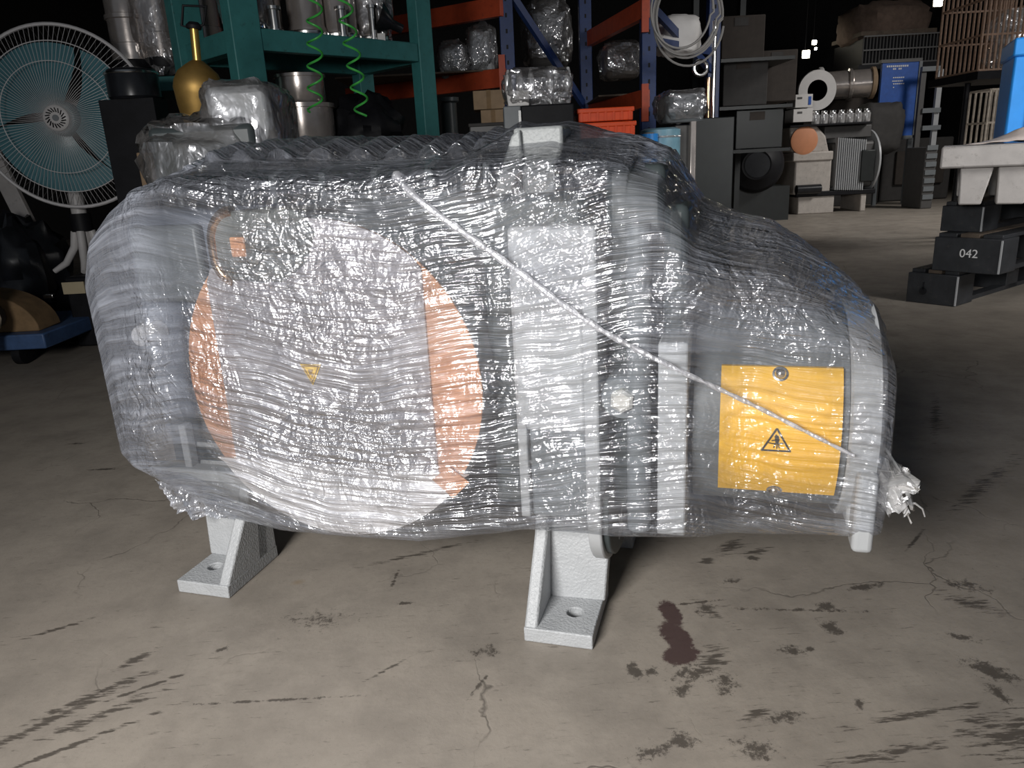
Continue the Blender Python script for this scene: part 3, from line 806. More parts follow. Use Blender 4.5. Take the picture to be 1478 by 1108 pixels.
# the gathered tuft at the lower right corner and the loose tail at the lower left
mb = MB()
for k in range(44):
    a0 = Vector((.480 + random.uniform(-.012, .008), .05 + random.uniform(-.02, .03), .29 + random.uniform(-.05, .03)))
    tip = Vector((.506 + random.uniform(-.012, .016), .06 + random.uniform(-.03, .03), .262 + random.uniform(-.026, .03)))
    sd_ = Vector((random.uniform(-.006, .006), random.uniform(-.008, .008), random.uniform(-.007, .007)))
    md = (a0 + tip) / 2 + Vector((random.uniform(.0, .012), 0, random.uniform(-.012, .012)))
    e_ = tip + Vector((random.uniform(-.004, .006), 0, random.uniform(-.01, .006)))
    vs_ = []
    for p_, w_k in ((a0, .8), (md, 1.6), (tip, 1.0), (e_, .2)):
        cz_ = Vector((0, random.uniform(-.003, .003), 0))
        vs_ += [p_ - sd_ * w_k, p_ + cz_ + Vector((.001, -.002, .002)), p_ + sd_ * w_k]
    mb.add(vs_, [(q * 3 + c, q * 3 + c + 1, q * 3 + c + 4, q * 3 + c + 3) for q in range(3) for c in range(2)])
mb.tube([(.51, .06, .245), (.525, .055, .250), (.534, .055, .243), (.538, .055, .232)], [.002, .0016, .0012, .0008], 6)
t_ = mb.build('film_tuft', MT['bag_white'], pump, label='gathered tuft of film at the lower right corner'); t_['kind'] = 'stuff'
def sheet(name, P00, P10, P11, P01, n, amp, seed, m, label=None):
    P00, P10, P11, P01 = map(Vector, (P00, P10, P11, P01)); vs = []; fs = []
    for i in range(n + 1):
        for j in range(n + 1):
            u, v = i / n, j / n
            p = P00 * (1 - u) * (1 - v) + P10 * u * (1 - v) + P11 * u * v + P01 * (1 - u) * v
            w = mn.noise(Vector((u * 4, v * 4, seed))) + .5 * mn.noise(Vector((u * 9, v * 9, seed + 4)))
            vs.append(p + Vector((w * amp * .4, w * amp, w * amp * .4)))
    for i in range(n):
        for j in range(n):
            a = i * (n + 1) + j; fs.append((a, a + n + 1, a + n + 2, a + 1))
    return MB().add(vs, fs).build(name, m, pump, label=label)
sheet('film_tail', (-.705, .07, .185), (-.50, .045, .165), (-.53, .05, .130), (-.672, .07, .118), 30, .014, 5, MT['film_tail'], 'loose tail of film hanging at the lower left')

# ------------------------------------------------------------------ pedestal fan on its black case, left
case = thing('equipment_case', 'black square case with a tan label under the pedestal fan', 'case', (-1.70, 3.30, 0))
b = at(72, 395, 3.3)
MB().box((-1.96, 3.30, 0), (-1.25, 3.85, .315)).build('case_body', MT['black'], case, bevel=.008)
MB().box((-1.965, 3.295, .245), (-1.245, 3.855, .30)).build('case_lid', MT['black_gloss'], case, bevel=.008)
pl = MB(); pxbox(pl, 90, 407, 122, 424, 3.285, .008); pl.build('paper_label', MT['tan_label'], case)
mb = MB(); pxbox(mb, 62, 425, 76, 431, 3.28, .02); mb.build('latch', MT['steel'], case, bevel=.002)
FC = at(93, 171, 3.42); FRAD = .372
fan = thing('pedestal_fan', 'white pedestal fan with teal blades behind a round wire grille', 'fan', (FC.x + .06, 3.5, .315))
fan_ax = Vector((.12, -1, -.03)).normalized()
fe = Vector((0, 0, 1)); fe = (fe - fan_ax * fe.dot(fan_ax)).normalized(); fg = fan_ax.cross(fe)
def fp(r, an, h): return FC + (fe * math.cos(an) + fg * math.sin(an)) * r + fan_ax * h
def ring(r, h, t, n=72): return MB().tube([fp(r, 2 * math.pi * k / n, h) for k in range(n)], t, 6, closed=True)
ring(FRAD, 0, .0075).build('outer_ring', MT['fan_wire'], fan)
ring(.305, .035, .0022).build('guard_ring', MT['fan_wire'], fan)
ring(.225, .062, .0018).build('guard_ring', MT['fan_wire'], fan)
mb = MB()
for k in range(110):
    an = 2 * math.pi * k / 110
    mb.tube([fp(.05, an + .12, .075), fp(.14, an + .05, .074), fp(.225, an, .062), fp(.305, an, .036), fp(FRAD, an, 0)], .0010, 4, cap=False)
w_ = mb.build('grille_wires', MT['fan_wire'], fan); w_['kind'] = 'stuff'
mb = MB()
for k in range(80):
    an = 2 * math.pi * k / 80
    mb.tube([fp(FRAD, an, 0), fp(.30, an, -.06), fp(.10, an, -.085)], .0009, 4, cap=False)
w_ = mb.build('rear_grille_wires', MT['fin_grey'], fan); w_['kind'] = 'stuff'
hub = MB().lathe([(.052, .0), (.052, .008), (.045, .013), (.015, .013)], FC + fan_ax * .072, fan_ax, 36).build('hub_badge', MT['fan_white'], fan)
MB().lathe([(.013, .0), (.013, .003)], FC + fan_ax * .0845, fan_ax, 20).build('badge_centre', MT['grey_mid'], hub)
for k in range(18):
    an = 2 * math.pi * k / 18
    MB().tube([fp(.024, an, .0862), fp(.041, an + .28, .0855)], .0026, 5).build('badge_slot', MT['black'], hub)
MB().lathe([(.07, -.02), (.072, .03), (.06, .05), (.02, .055)], FC, fan_ax, 32).build('blade_hub', MT['fan_teal'], fan)
for q in range(3):
    vs = []; fs = []
    a0 = q * 2 * math.pi / 3 + .4
    for i in range(13):
        for j in range(9):
            v = j / 8; r = .06 + .25 * v
            wdt = 1.55 + .5 * math.sin(min(1, v * 1.1) * math.pi * .5)
            an = a0 + (i / 12 - .5) * wdt + .25 * v
            vs.append(fp(r * (1 - .1 * abs(i / 12 - .5) * v), an, .012 - .035 * (i / 12 - .5)))
    n0 = len(vs)
    vs += [p - fan_ax * .003 for p in vs[:n0]]
    for i in range(12):
        for j in range(8):
            a = i * 9 + j; fs += [(a, a + 1, a + 10, a + 9), (n0 + a, n0 + a + 9, n0 + a + 10, n0 + a + 1)]
    MB().add(vs, fs).build('blade', MT['fan_teal'], fan)
MB().lathe([(.07, 0), (.085, -.03), (.08, -.12), (.05, -.15)], FC + fan_ax * -.07, fan_ax, 28).build('motor_housing', MT['fan_white'], fan)
nb = at(98, 262, 3.48); nb2 = at(112, 345, 3.5)
mb = MB(); pxbox(mb, 80, 225, 112, 272, 3.46, .07); mb.build('neck', MT['fan_white'], fan, bevel=.012)
mb = MB(); pxbox(mb, 82, 262, 112, 273, 3.45, .09); mb.build('tilt_bracket', MT['fan_white'], fan, bevel=.006)
MB().cyl((nb.x + .01, 3.5, .315), (nb.x + .01, 3.5, nb.z), .032, 20).build('pole', MT['fan_white'], fan)
MB().cyl((nb.x + .01, 3.5, .50), (nb.x + .01, 3.5, .58), .045, 20).build('collar', MT['black'], fan)
for an in (.2, 1.77, 3.34, 4.9):
    dx, dy = math.cos(an), math.sin(an); bx, by = nb.x + .01, 3.5
    MB().tube([(bx + dx * .035, by + dy * .035, .50), (bx + dx * .05, by + dy * .05, .43), (bx + dx * .10, by + dy * .08, .36), (bx + dx * .16, by + dy * .12, .326)], [.018, .018, .016, .012], 10).build('leg', MT['fan_white'], fan)

# leaning board and cart at far left
p0 = at(62, 410, 3.95); p1 = at(-40, 165, 3.95)
tag(MB().bar(Vector((p0.x + .1, 4.0, .0)), p1, .085, .03, (0, 1, 0)).build('leaning_board', MT['pallet_white'], bevel=.003), 'pale grey board leaning behind the fan pole at left', 'board')
cy_ = 2.95
cart = thing('platform_cart', 'blue low platform cart with a caster at the left edge', 'cart', (-2.2, cy_, 0))
ct = at(30, 483, cy_); cb = at(30, 505, cy_)
xr = at(64, 490, cy_).x
MB().box((xr - .85, cy_, cb.z), (xr, cy_ + .55, ct.z)).build('platform', MT['blue_cart'], cart, bevel=.006)
for xx in (xr - .15, xr - .70):
    for yy in (cy_ + .07, cy_ + .48):
        f_ = MB().box((xx - .025, yy - .03, .07), (xx + .025, yy + .03, cb.z)).build('caster', MT['grey_mid'], cart)
        MB().cyl((xx - .017, yy, .045), (xx + .017, yy, .045), .045, 20).build('caster_wheel', MT['black'], f_)
bl = thing('wooden_chock', 'tan rounded wooden chock with dark hollow on the blue cart', 'chock', (xr - .22, cy_ + .1, ct.z))
prof = [(xr - .36, ct.z), (xr - .05, ct.z)] + [(xr - .05 - .26 * (1 - math.cos(t)), ct.z + .17 * math.sin(t)) for t in [i * math.pi / 2 / 10 for i in range(1, 11)]] + [(xr - .36, ct.z + .16)]
MB().prism(prof, .16, org=(0, cy_ + .06, 0)).build('chock_body', MT['wood_tan'], bl, bevel=.006)
MB().lathe([(.05, 0), (.052, .006), (.03, .008)], (xr - .22, cy_ + .062, ct.z + .075), (0, -1, 0), 20).build('hollow', MT['wood_dark'], bl)
q = at(-8, 445, 2.9)
tag(MB().blob((q.x - .03, 2.86, .115 + .20), (.06, .07, .22), 3, .2).build('cream_sack', MT['cream']), 'cream sack leaning at the left frame edge above the cart', 'sack')
q = at(54, 465, 3.1)
tag(MB().lathe([(.015, 0), (.016, .05), (.012, .055), (.006, .07)], (q.x, 3.14, ct.z), (0, 0, 1), 14).build('red_bottle', MT['red']), 'small red bottle between the wooden chock and black case', 'bottle')
q = at(15, 405, 3.6)
tag(MB().blob((q.x, 3.75, .28), (.2, .18, .28), 8, .3, 3).build('scrap_sack', MT['black_gloss']), 'dim black plastic sack of scrap behind the cart at left', 'sack')

# brass oil float with ring handle
BY = 2.55
bb = at(289, 172, BY); bt = at(285, 92, BY); st = at(280, 42, BY)
fl2 = thing('brass_float', 'brass egg shaped float with thin stem and wire handle', 'float', (bb.x, BY, bb.z - .03))
H = bt.z - bb.z; r0 = .076
axs = (Vector(bt) - Vector(bb)).normalized()
MB().lathe([(.02, -.05), (.04, -.03), (.055, 0), (.066, H * .25), (r0 * .95, H * .45), (r0, H * .55), (r0 * .96, H * .68), (r0 * .8, H * .85), (r0 * .5, H * .97), (.018, H * 1.06)], bb, axs, 36).build('float_body', MT['brass'], fl2)
MB().cyl(bt, st, .013, 16).build('stem', MT['brass_stem'], fl2)
MB().lathe([(.022, 0), (.024, .01), (.014, .02)], st, axs, 20).build('stem_collar', MT['black'], fl2)
e = .0045
h_ = [st + Vector((-.012, 0, .005)), st + Vector((-.036, 0, .012)), st + Vector((-.022, 0, .068)), st + Vector((.05, 0, .062)), st + Vector((.032, 0, .012)), st + Vector((.012, 0, .005))]
MB().tube(h_, e, 8).build('wire_handle', MT['black'], fl2)

# wrapped grey gearbox behind the pump on the left
WY = 2.05
wr = thing('wrapped_gearbox', 'grey block wrapped in clear plastic behind the left end of the pump', 'gearbox', (at(310, 400, WY).x, WY, 0))
mb = MB(); pxbox(mb, 298, 122, 392, 215, WY, .2); mb.build('upper_block', MT['grey_light'], wr, bevel=.02, seg=3)
mb = MB(); pxbox(mb, 222, 180, 375, 330, WY - .05, .34); mb.build('lower_block', MT['grey_dark'], wr, bevel=.015)
a_ = at(230, 300, WY).x; b_ = at(380, 300, WY).x
MB().box((a_, WY - .03, 0), (b_, WY + .3, at(300, 325, WY).z)).build('stand', MT['black'], wr, bevel=.01)
mb = MB()
c = at(345, 172, WY); mb.blob((c.x, WY + .10, c.z - .02), (.105, .14, .118), 4, .12, 2.5, 34, 22, 4.0)
c = at(300, 240, WY); mb.blob((c.x, WY + .10, c.z - .02), (.185, .19, .155), 6, .18, 2.5, 40, 24, 3.0)
mb.build('plastic_wrap', MT['bag'], wr)

# ------------------------------------------------------------------ teal rack
Lp = at(364, 100, 3.2); Rp = at(618, 100, 3.85)
Lp = Vector((Lp.x, Lp.y, 0)); Rp = Vector((Rp.x, Rp.y, 0))
dR = (Rp - Lp).normalized(); bR = Vector((-dR.y, dR.x, 0)); RL = (Rp - Lp).length
rz = math.atan2(dR.y, dR.x)
rack = thing('teal_rack', 'teal painted steel rack full of wrapped parts behind the pump', 'rack', Lp, rz)
def rbox(x0, y0, z0, x1, y1, z1): return MB().box((x0, y0, z0), (x1, y1, z1))
for px_, py_ in ((0, 0), (RL, 0), (0, .5), (RL, .5)):
    w = .125 if (px_ == 0) else .09
    p = rbox(px_ - w / 2, py_, 0, px_ + w / 2, py_ + .07, 2.35).build('post', MT['teal'], rack, bevel=.004)
    MB().box((px_ - .08, py_ - .02, 0), (px_ + .08, py_ + .09, .012)).build('base_plate', MT['teal'], p)
SZ = 1.265
for zz in (SZ, .70, 1.95):
    for yy in (.005, .515):
        rbox(.05, yy, zz - .08, RL - .05, yy + .05, zz).build('beam', MT['teal'], rack, bevel=.003)
    for xx in (-.03, RL - .03):
        rbox(xx, .06, zz - .08, xx + .06, .51, zz).build('side_beam', MT['teal'], rack, bevel=.003)
    rbox(-.02, .03, zz, RL + .02, .54, zz + .006).build('shelf_board', MT['cabinet'] if zz < 1 else MT['teal'], rack)
# left bay with its own back beam
Q = Lp
def rackp(t, dpt, z): return Lp + dR * (t * RL) + bR * dpt + Vector((0, 0, z))
can_specs = [(.13, .20, .085, .42, 1, 'tall stainless canister in a crinkled bag beside the left teal post'), (.29, .30, .070, .33, 0, 'dark bare steel canister second from the left teal post'),
             (.45, .22, .085, .40, 0, 'brownish steel canister behind the left green coil hose'), (.63, .22, .095, .46, 0, 'broad steel canister behind the right green coil hose'),
             (.83, .20, .080, .44, 1, 'tall bagged canister beside the right teal post')]
for t, dp, r, h, bagged, lab in can_specs:
    p = rackp(t, dp, SZ + .006)
    c = thing('canister', lab, 'canister', p, 0, 'canisters on the teal shelf')
    MB().lathe([(r * .9, 0), (r, .01), (r, .05), (r * .93, .06), (r * .93, h * .5), (r * 1.05, h * .5 + .005), (r * 1.05, h * .56), (r * .93, h * .565), (r * .9, h), (r * .5, h + .03), (.02, h + .035)], p, (0, 0, 1), 32).build('canister_body', MT['stainless'], c)
    MB().lathe([(r * 1.08, 0), (r * 1.1, .004), (r * 1.1, .018), (r * 1.05, .022)], p + Vector((0, 0, .015)), (0, 0, 1), 32).build('clamp_ring', MT['steel'], c)
    if bagged:
        MB().blob(p + Vector((0, 0, h * .5)), (r * 1.25, r * 1.25, h * .52), int(t * 90), .16, 3.0, 34, 24, 3).build('plastic_wrap', MT['bag'], c)
fz = SZ + .006
for i, (t, dp, r, h, lab) in enumerate(((.20, .10, .024, .10, 'stubby steel fitting at the left end of the teal shelf'), (.56, .09, .022, .13, 'slim steel fitting between the green coil hoses on the shelf'), (.735, .08, .018, .15, 'narrow bright steel fitting right of the hoses on the shelf'))):
    p = rackp(t, dp, fz)
    f_ = thing('pipe_fitting', lab, 'fitting', p, 0, 'pipe fittings on the teal shelf')
    MB().lathe([(r * 1.4, 0), (r * 1.4, .012), (r, .014), (r, h - .014), (r * 1.35, h - .012), (r * 1.35, h), (r * .8, h)], p, (0, 0, 1), 20).build('fitting_body', MT['steel'], f_)
    MB().lathe([(r * .78, 0), (r * .78, .002)], p + Vector((0, 0, h)), (0, 0, 1), 20).build('bore', MT['black'], f_)
p = rackp(.86, .06, fz)
fun = thing('black_funnel', 'black funnel with a white sticker lying by the right teal post', 'funnel', p)
MB().lathe([(.02, 0), (.022, .05), (.07, .12), (.074, .125), (.066, .118), (.016, .045)], p + Vector((.03, 0, .055)), (-.75, -.3, .35), 28).build('funnel_cone', MT['black_gloss'], fun)
mb = MB(); pxbox(mb, 545, 48, 556, 60, p.y - .09, .004); mb.build('sticker', MT['white_box'], fun)
# rod sticking out over the beam
tag(MB().tube([at(352, 10, 3.35), at(422, 69, 3.43)], .006, 8).build('steel_rod', MT['grey_light']), 'thin grey rod slanting down in front of the teal shelf', 'rod')

# left group of cans beyond the left post
for i, (x, y0, Y, r, h, bagged, lab) in enumerate(((240, 96, 3.75, .085, .45, 1, 'bagged canister left of the brass float stem'), (300, 84, 3.8, .085, .42, 0, 'bright steel canister behind the brass float stem'), (196, 100, 3.75, .09, .34, 0, 'wide steel canister with black band right of the fan'))):
    p = at(x, y0, Y)
    c = thing('steel_canister', lab, 'canister', p, 0, 'canisters left of the teal rack')
    MB().lathe([(r * .9, 0), (r, .008), (r, h * .3), (r * .95, h * .31), (r * .95, h * .6), (r * 1.04, h * .61), (r * 1.04, h * .66), (r * .95, h * .67), (r * .95, h), (r * .6, h + .04), (.03, h + .045)], p, (0, 0, 1), 32).build('canister_body', MT['stainless'], c)
    MB().lathe([(r * 1.03, -.01), (r * 1.06, .0), (r * 1.06, .03), (r * 1.0, .034)], p, (0, 0, 1), 32).build('base_band', MT['black'], c)
    if bagged:
        MB().blob(p + Vector((0, 0, h * .48)), (r * 1.3, r * 1.3, h * .55), 17 + i, .2, 3.0, 34, 24, 3).build('plastic_wrap', MT['bag'], c)
# side shelf carrying them
ls = thing('side_shelf', 'narrow teal side shelf holding canisters left of the rack', 'shelf', (-1.75, 3.35, 0))
a_ = at(300, 98, 3.35); 
MB().box((-1.72, 3.62, at(240, 100, 3.5).z - .075), (-1.30, 3.98, at(240, 100, 3.5).z - .012)).build('shelf_slab', MT['teal'], ls, bevel=.004)
for xx, yy in ((-1.70, 3.90), (-1.36, 3.90)):
    MB().box((xx, yy, 0), (xx + .05, yy + .05, at(240, 100, 3.5).z - .07)).build('leg', MT['rack_blue'], ls)
# grinder like black box beneath
p = at(200, 138, 3.3)
mg = thing('black_motor', 'black round motor with chrome edges beside the fan grille', 'motor', (p.x, 3.22, 0))
MB().box((p.x - .12, 3.2, 0), (p.x + .1, 3.33, p.z - .02)).build('stand', MT['black'], mg)
MB().lathe([(.09, 0), (.1, .01), (.1, .10), (.09, .115), (.06, .12)], (p.x, 3.27, p.z - .02), (0, 0, 1), 28).build('motor_body', MT['black_gloss'], mg)
MB().lathe([(.102, 0), (.104, .004), (.102, .01)], (p.x, 3.27, p.z + .075), (0, 0, 1), 28).build('chrome_band', MT['steel'], mg)
p = at(240, 165, 3.1)
mb = MB(); mb.box((p.x - .1, 3.0, .2), (p.x + .1, 3.15, p.z + .06)); tag(mb.build('brown_carton', MT['card_dim'], bevel=.004), 'dim brown carton beneath the brass float', 'carton').location = (0, 0, -.2)

# under-shelf pots, black sack
pz = .706
for i, (t, dp, r, h, lab) in enumerate(((.40, .26, .135, .30, 'wide stainless pot under the teal shelf, lower of two'),)):
    p = rackp(t, dp, pz)
    c = thing('steel_pot', lab, 'pot', p, 0, 'stacked pots under the shelf')
    MB().lathe([(r * .95, 0), (r, .01), (r, h - .02), (r * 1.06, h - .018), (r * 1.06, h), (r * .98, h), (r * .95, .02)], p, (0, 0, 1), 36).build('pot_wall', MT['stainless'], c)
    MB().lathe([(r * 1.07, 0), (r * 1.08, .004), (r * 1.08, .012)], p + Vector((0, 0, h * .4)), (0, 0, 1), 36).build('pot_band', MT['steel'], c)
    p2 = p + Vector((0, 0, h)); h = .14
    c2 = thing('steel_pot', 'narrow stainless pot under the teal shelf, stacked on the wide one', 'pot', p2, 0, 'stacked pots under the shelf')
    MB().lathe([(r * .75, 0), (r * .8, .01), (r * .8, h * .8), (r * .86, h * .81), (r * .86, h * .9), (r * .78, h * .9), (r * .75, .02)], p2, (0, 0, 1), 36).build('pot_wall', MT['stainless'], c2)
    MB().lathe([(r * .3, 0), (r * .3, .03), (r * .2, .035)], p2 + Vector((0, 0, h * .5)), (0, 0, 1), 20).build('pot_core', MT['grey_dark'], c2)
q = rackp(.72, .2, pz)
tag(MB().blob(q + Vector((0, 0, .165)), (.18, .17, .18), 22, .25, 2.4, 30, 20).build('black_sack', MT['black']), 'crumpled black sack under the teal shelf by the right post', 'sack')

# green coil hoses hanging in front of the shelf
def coil(name, x0, x1, ytop, ybot, Y, lab):
    a, b = at(x0, ytop, Y), at(x1, ybot, Y)
    n = int((ybot - ytop) / 33.0 * 20); pts = []
    for k in range(n + 1):
        t = k / n; an = 2 * math.pi * k / 20 + 1.0
        c = a + (b - a) * t
        pts.append(c + Vector((math.cos(an) * .0265, math.sin(an) * .0265, 0)))
    o = MB().tube(pts, .0042, 6).build(name, MT['green'])
    return tag(o, lab, 'hose', 'green coil hoses')
coil('coil_hose', 453, 455, -120, 162, 2.9, 'green spiral air hose hanging straight, left of the two')
coil('coil_hose', 476, 524, -120, 168, 2.9, 'green spiral air hose hanging at a slant, right of the two')

# ------------------------------------------------------------------ blue and orange pallet rack behind
pr = thing('pallet_rack', 'blue and orange pallet rack in the dark behind the teal rack', 'rack', (.5, 5.2, 0))
def upost(x, y, Y, w=.085):
    p = at(x, y, Y)
    o = MB().box((p.x - w / 2, Y, 0), (p.x + w / 2, Y + w, 3.2)).build('post', MT['rack_blue'], pr, bevel=.004)
    mb = MB()
    for k in range(22):
        mb.box((p.x - .006, Y - .001, .3 + k * .09), (p.x + .006, Y + .002, .325 + k * .09))
    h = mb.build('post_holes', MT['black'], o); h['kind'] = 'stuff'
    return p
pA = upost(733, 80, 5.0); pB = upost(846, 80, 5.7); pC = upost(937, 80, 4.7); pD = upost(1032, 40, 5.6)
zz = [at(937, 142, 4.7).z, at(937, 12, 4.7).z]
for z in zz:
    MB().bar((pC.x - .02, 4.69, z), (pB.x + .03, 5.72, z), .05, .10).build('beam', MT['rack_orange'], pr, bevel=.003)
    MB().box((pC.x - .05, 4.66, z - .13), (pC.x - .01, 4.69, z + .08)).build('beam_end_plate', MT['rack_orange'], pr)
zl = at(733, 112, 5.0).z
MB().bar((pA.x - .02, 4.99, zl), (pA.x - 1.15, 5.7, zl), .05, .11).build('beam', MT['rack_orange'], pr, bevel=.003)
MB().box((pA.x - .06, 4.96, zl - .1), (pA.x - .02, 4.99, zl + .13)).build('beam_end_plate', MT['rack_orange'], pr)
zl2 = at(680, 12, 5.0).z
MB().bar((pA.x - .02, 4.99, zl2), (pA.x - 1.15, 5.7, zl2), .05, .11).build('beam', MT['rack_orange'], pr, bevel=.003)
MB().bar((pA.x, 5.04, 1.75), (pB.x, 5.74, 1.05), .03, .05).build('brace', MT['rack_blue'], pr)
MB().bar((pC.x, 4.74, 1.55), (pD.x, 5.64, 1.25), .03, .05).build('brace', MT['rack_blue'], pr)
MB().bar((pC.x, 4.74, 1.35), (pD.x, 5.64, 1.38), .03, .05).build('brace', MT['rack_blue'], pr)
for z, nm in ((zz[0], 1), (zl, 2)):
    a_ = pC if nm == 1 else pA
    MB().box(((pB.x if nm == 1 else pA.x - 1.1), 5.05, z + .05), (a_.x + (-.03 if nm == 1 else -.03), 6.2, z + .06)).build('shelf_board', MT['wood_dark'], pr)

def wrapped(name, x0, y0, x1, y1, Y, D, m, lab, seed, cat='parcel', group=None):
    a = at((x0 + x1) / 2, y1, Y); b = at((x0 + x1) / 2, y0, Y)
    l, r = at(x0, (y0 + y1) / 2, Y).x, at(x1, (y0 + y1) / 2, Y).x
    t = thing(name, lab, cat, ((l + r) / 2, Y + D / 2, a.z), 0, group)
    w, h = (r - l), (b.z - a.z)
    MB().box((l + w * .12, Y + D * .12, a.z), (r - w * .12, Y + D * .88, b.z - h * .14)).build('contents', m, t, bevel=min(w, h) * .1)
    MB().blob(((l + r) / 2, Y + D / 2, (a.z + b.z) / 2), (w / 2, D / 2, h / 2), seed, .16, 2.6, 36, 22, 3.2).build('plastic_wrap', MT['bag'], t)
    return t
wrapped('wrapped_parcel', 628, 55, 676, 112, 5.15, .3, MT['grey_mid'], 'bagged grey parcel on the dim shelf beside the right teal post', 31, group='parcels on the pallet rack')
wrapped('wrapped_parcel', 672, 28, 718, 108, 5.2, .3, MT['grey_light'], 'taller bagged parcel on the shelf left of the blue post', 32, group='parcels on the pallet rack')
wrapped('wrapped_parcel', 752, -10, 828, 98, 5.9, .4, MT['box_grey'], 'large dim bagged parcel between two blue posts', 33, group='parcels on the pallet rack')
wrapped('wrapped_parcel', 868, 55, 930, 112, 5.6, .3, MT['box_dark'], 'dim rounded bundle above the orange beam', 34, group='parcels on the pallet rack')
# things standing below that rack
p = at(655, 200, 4.4)
vp = thing('dark_pump', 'dark upright pump body with thin neck below the orange beam', 'pump', (p.x, 4.4, 0))
MB().lathe([(.13, 0), (.14, .1), (.14, .62), (.12, .70), (.09, .74)], (p.x, 4.45, 0), (0, 0, 1), 28).build('pump_body', MT['fin_grey'], vp)
MB().lathe([(.09, .74), (.09, .76), (.045, .78), (.045, 1.0), (.06, 1.01), (.06, 1.03)], (p.x - .02, 4.45, .04), (0, 0, 1), 24).build('pump_neck', MT['grey_dark'], vp)
for x0, y0, x1, y1, Y, lab in ((683, 130, 728, 158, 4.6, 'tan carton below the orange beam, upper of two'), (694, 158, 730, 178, 4.6, 'tan carton below the orange beam, lower of two')):
    a = at((x0 + x1) / 2, y1, Y); t = thing('tan_carton', lab, 'carton', (a.x, Y, a.z), 0, 'tan cartons')
    mb = MB(); pxbox(mb, x0, y0, x1, y1 - .5, Y, .22); mb.build('carton_body', MT['card_dim'], t, bevel=.003)
    mb = MB(); pxbox(mb, (x0 + x1) / 2 - 3, y0 - .3, (x0 + x1) / 2 + 3, y1 - 1, Y - .002, .2); mb.build('tape', MT['wood_tan'], t)
st_ = thing('timber_stand', 'dark timber stand under the tan cartons', 'stand', (at(705, 190, 4.55).x, 4.5, 0))
zt_ = at(712, 178, 4.6).z
MB().box((at(688, 180, 4.5).x, 4.5, zt_ - .05), (at(735, 180, 4.5).x, 4.95, zt_)).build('stand_top', MT['wood_dark'], st_)
for xx in (690, 722):
    MB().box((at(xx, 180, 4.5).x, 4.52, 0), (at(xx + 8, 180, 4.5).x, 4.9, zt_ - .05)).build('leg', MT['wood_dark'], st_)
t = thing('grey_tray', 'grey ribbed plastic tray just above the film left of the bracket', 'tray', (at(702, 200, 3.6).x, 3.6, 0))
mb = MB(); pxbox(mb, 678, 179, 728, 205, 3.6, .3); mb.build('tray_body', MT['fin_grey'], t, bevel=.006)
mb = MB(); pxbox(mb, 676, 177, 730, 182, 3.59, .32); mb.build('tray_rim', MT['box_grey'], t, bevel=.003)
zz_ = at(702, 205, 3.6).z
MB().box((at(680, 200, 3.6).x, 3.62, 0), (at(726, 200, 3.6).x, 3.88, zz_)).build('tray_base', MT['black'], t)

# black chest with a bagged white bin of bottles
CYd = 3.3
ch = thing('black_chest', 'black chest with grey left side standing behind the lifting bracket', 'chest', (at(778, 180, CYd).x, CYd, 0))
zt_ = at(778, 151, CYd).z
MB().box((at(752, 170, CYd).x, CYd, 0), (at(829, 170, CYd).x, CYd + .3, zt_)).build('chest_body', MT['black'], ch, bevel=.006)
MB().box((at(727, 170, CYd).x, CYd - .01, 0), (at(752, 170, CYd).x, CYd + .3, zt_)).build('chest_side', MT['grey_mid'], ch, bevel=.004)
MB().box((at(750, 170, CYd).x - .004, CYd - .016, 0), (at(752, 170, CYd).x, CYd - .008, zt_ - .02)).build('edge_trim', MT['steel'], ch)
bn = thing('bottle_tray', 'white tray in shiny clear plastic on top of the black chest', 'tray', (at(778, 150, CYd).x, CYd + .1, zt_))
x0, x1, x2 = at(731, 140, CYd).x, at(765, 140, CYd).x, at(826, 140, CYd).x
MB().prism([(x0 + .006, zt_), (x1 - .004, zt_), (x1, zt_ + .062), (x0, zt_ + .062)], .2, org=(0, CYd + .02, 0)).build('white_bin', MT['white_box'], bn, bevel=.004)
MB().prism([(x1 + .004, zt_), (x2 - .004, zt_), (x2, zt_ + .05), (x1 + .002, zt_ + .05)], .2, org=(0, CYd + .03, 0)).build('clear_bin', MT['bag'], bn, bevel=.004)
for k, xx in enumerate((735, 752, 768, 796, 822)):
    q = at(xx, 140, CYd)
    MB().lathe([(.012, 0), (.017, .02), (.015, .06), (.010, .085), (.006, .10)], (q.x, CYd + .04, zt_ + .045), (0, 0, 1), 16).build('bottle', MT['bag_white'], bn)
MB().blob(((x0 + x2) / 2, CYd + .12, zt_ + .075), ((x2 - x0) / 2 + .01, .13, .078), 41, .12, 3, 44, 24, 4).build('plastic_wrap', MT['bag'], bn)

# orange crates
oc_y = 3.4
zb_ = at(875, 196, oc_y).z
for k, (y0, y1, dx) in enumerate(((155, 176, 0), (176, 200, 3))):
    lab = ('orange red plastic crate behind the film, upper of two', 'orange red plastic crate behind the film, lower of two')[k]
    l, r = at(833 + dx, 170, oc_y).x, at(916 + dx, 170, oc_y).x
    z1, z0 = at(875, y0, oc_y).z, at(875, y1, oc_y).z + .004
    t = thing('orange_crate', lab, 'crate', ((l + r) / 2, oc_y, z0), 0, 'orange crates')
    MB().box((l + .006, oc_y + .006, z0), (r - .006, oc_y + .3, z1 - .015)).build('crate_body', MT['orange'], t, bevel=.004)
    MB().box((l, oc_y, z1 - .02), (r, oc_y + .306, z1)).build('crate_rim', MT['orange'], t, bevel=.004)
    for q in range(7):
        xx = l + .02 + q * (r - l - .04) / 6
        MB().box((xx - .004, oc_y, z0 + .002), (xx + .004, oc_y + .01, z1 - .018)).build('crate_rib', MT['orange'], t)
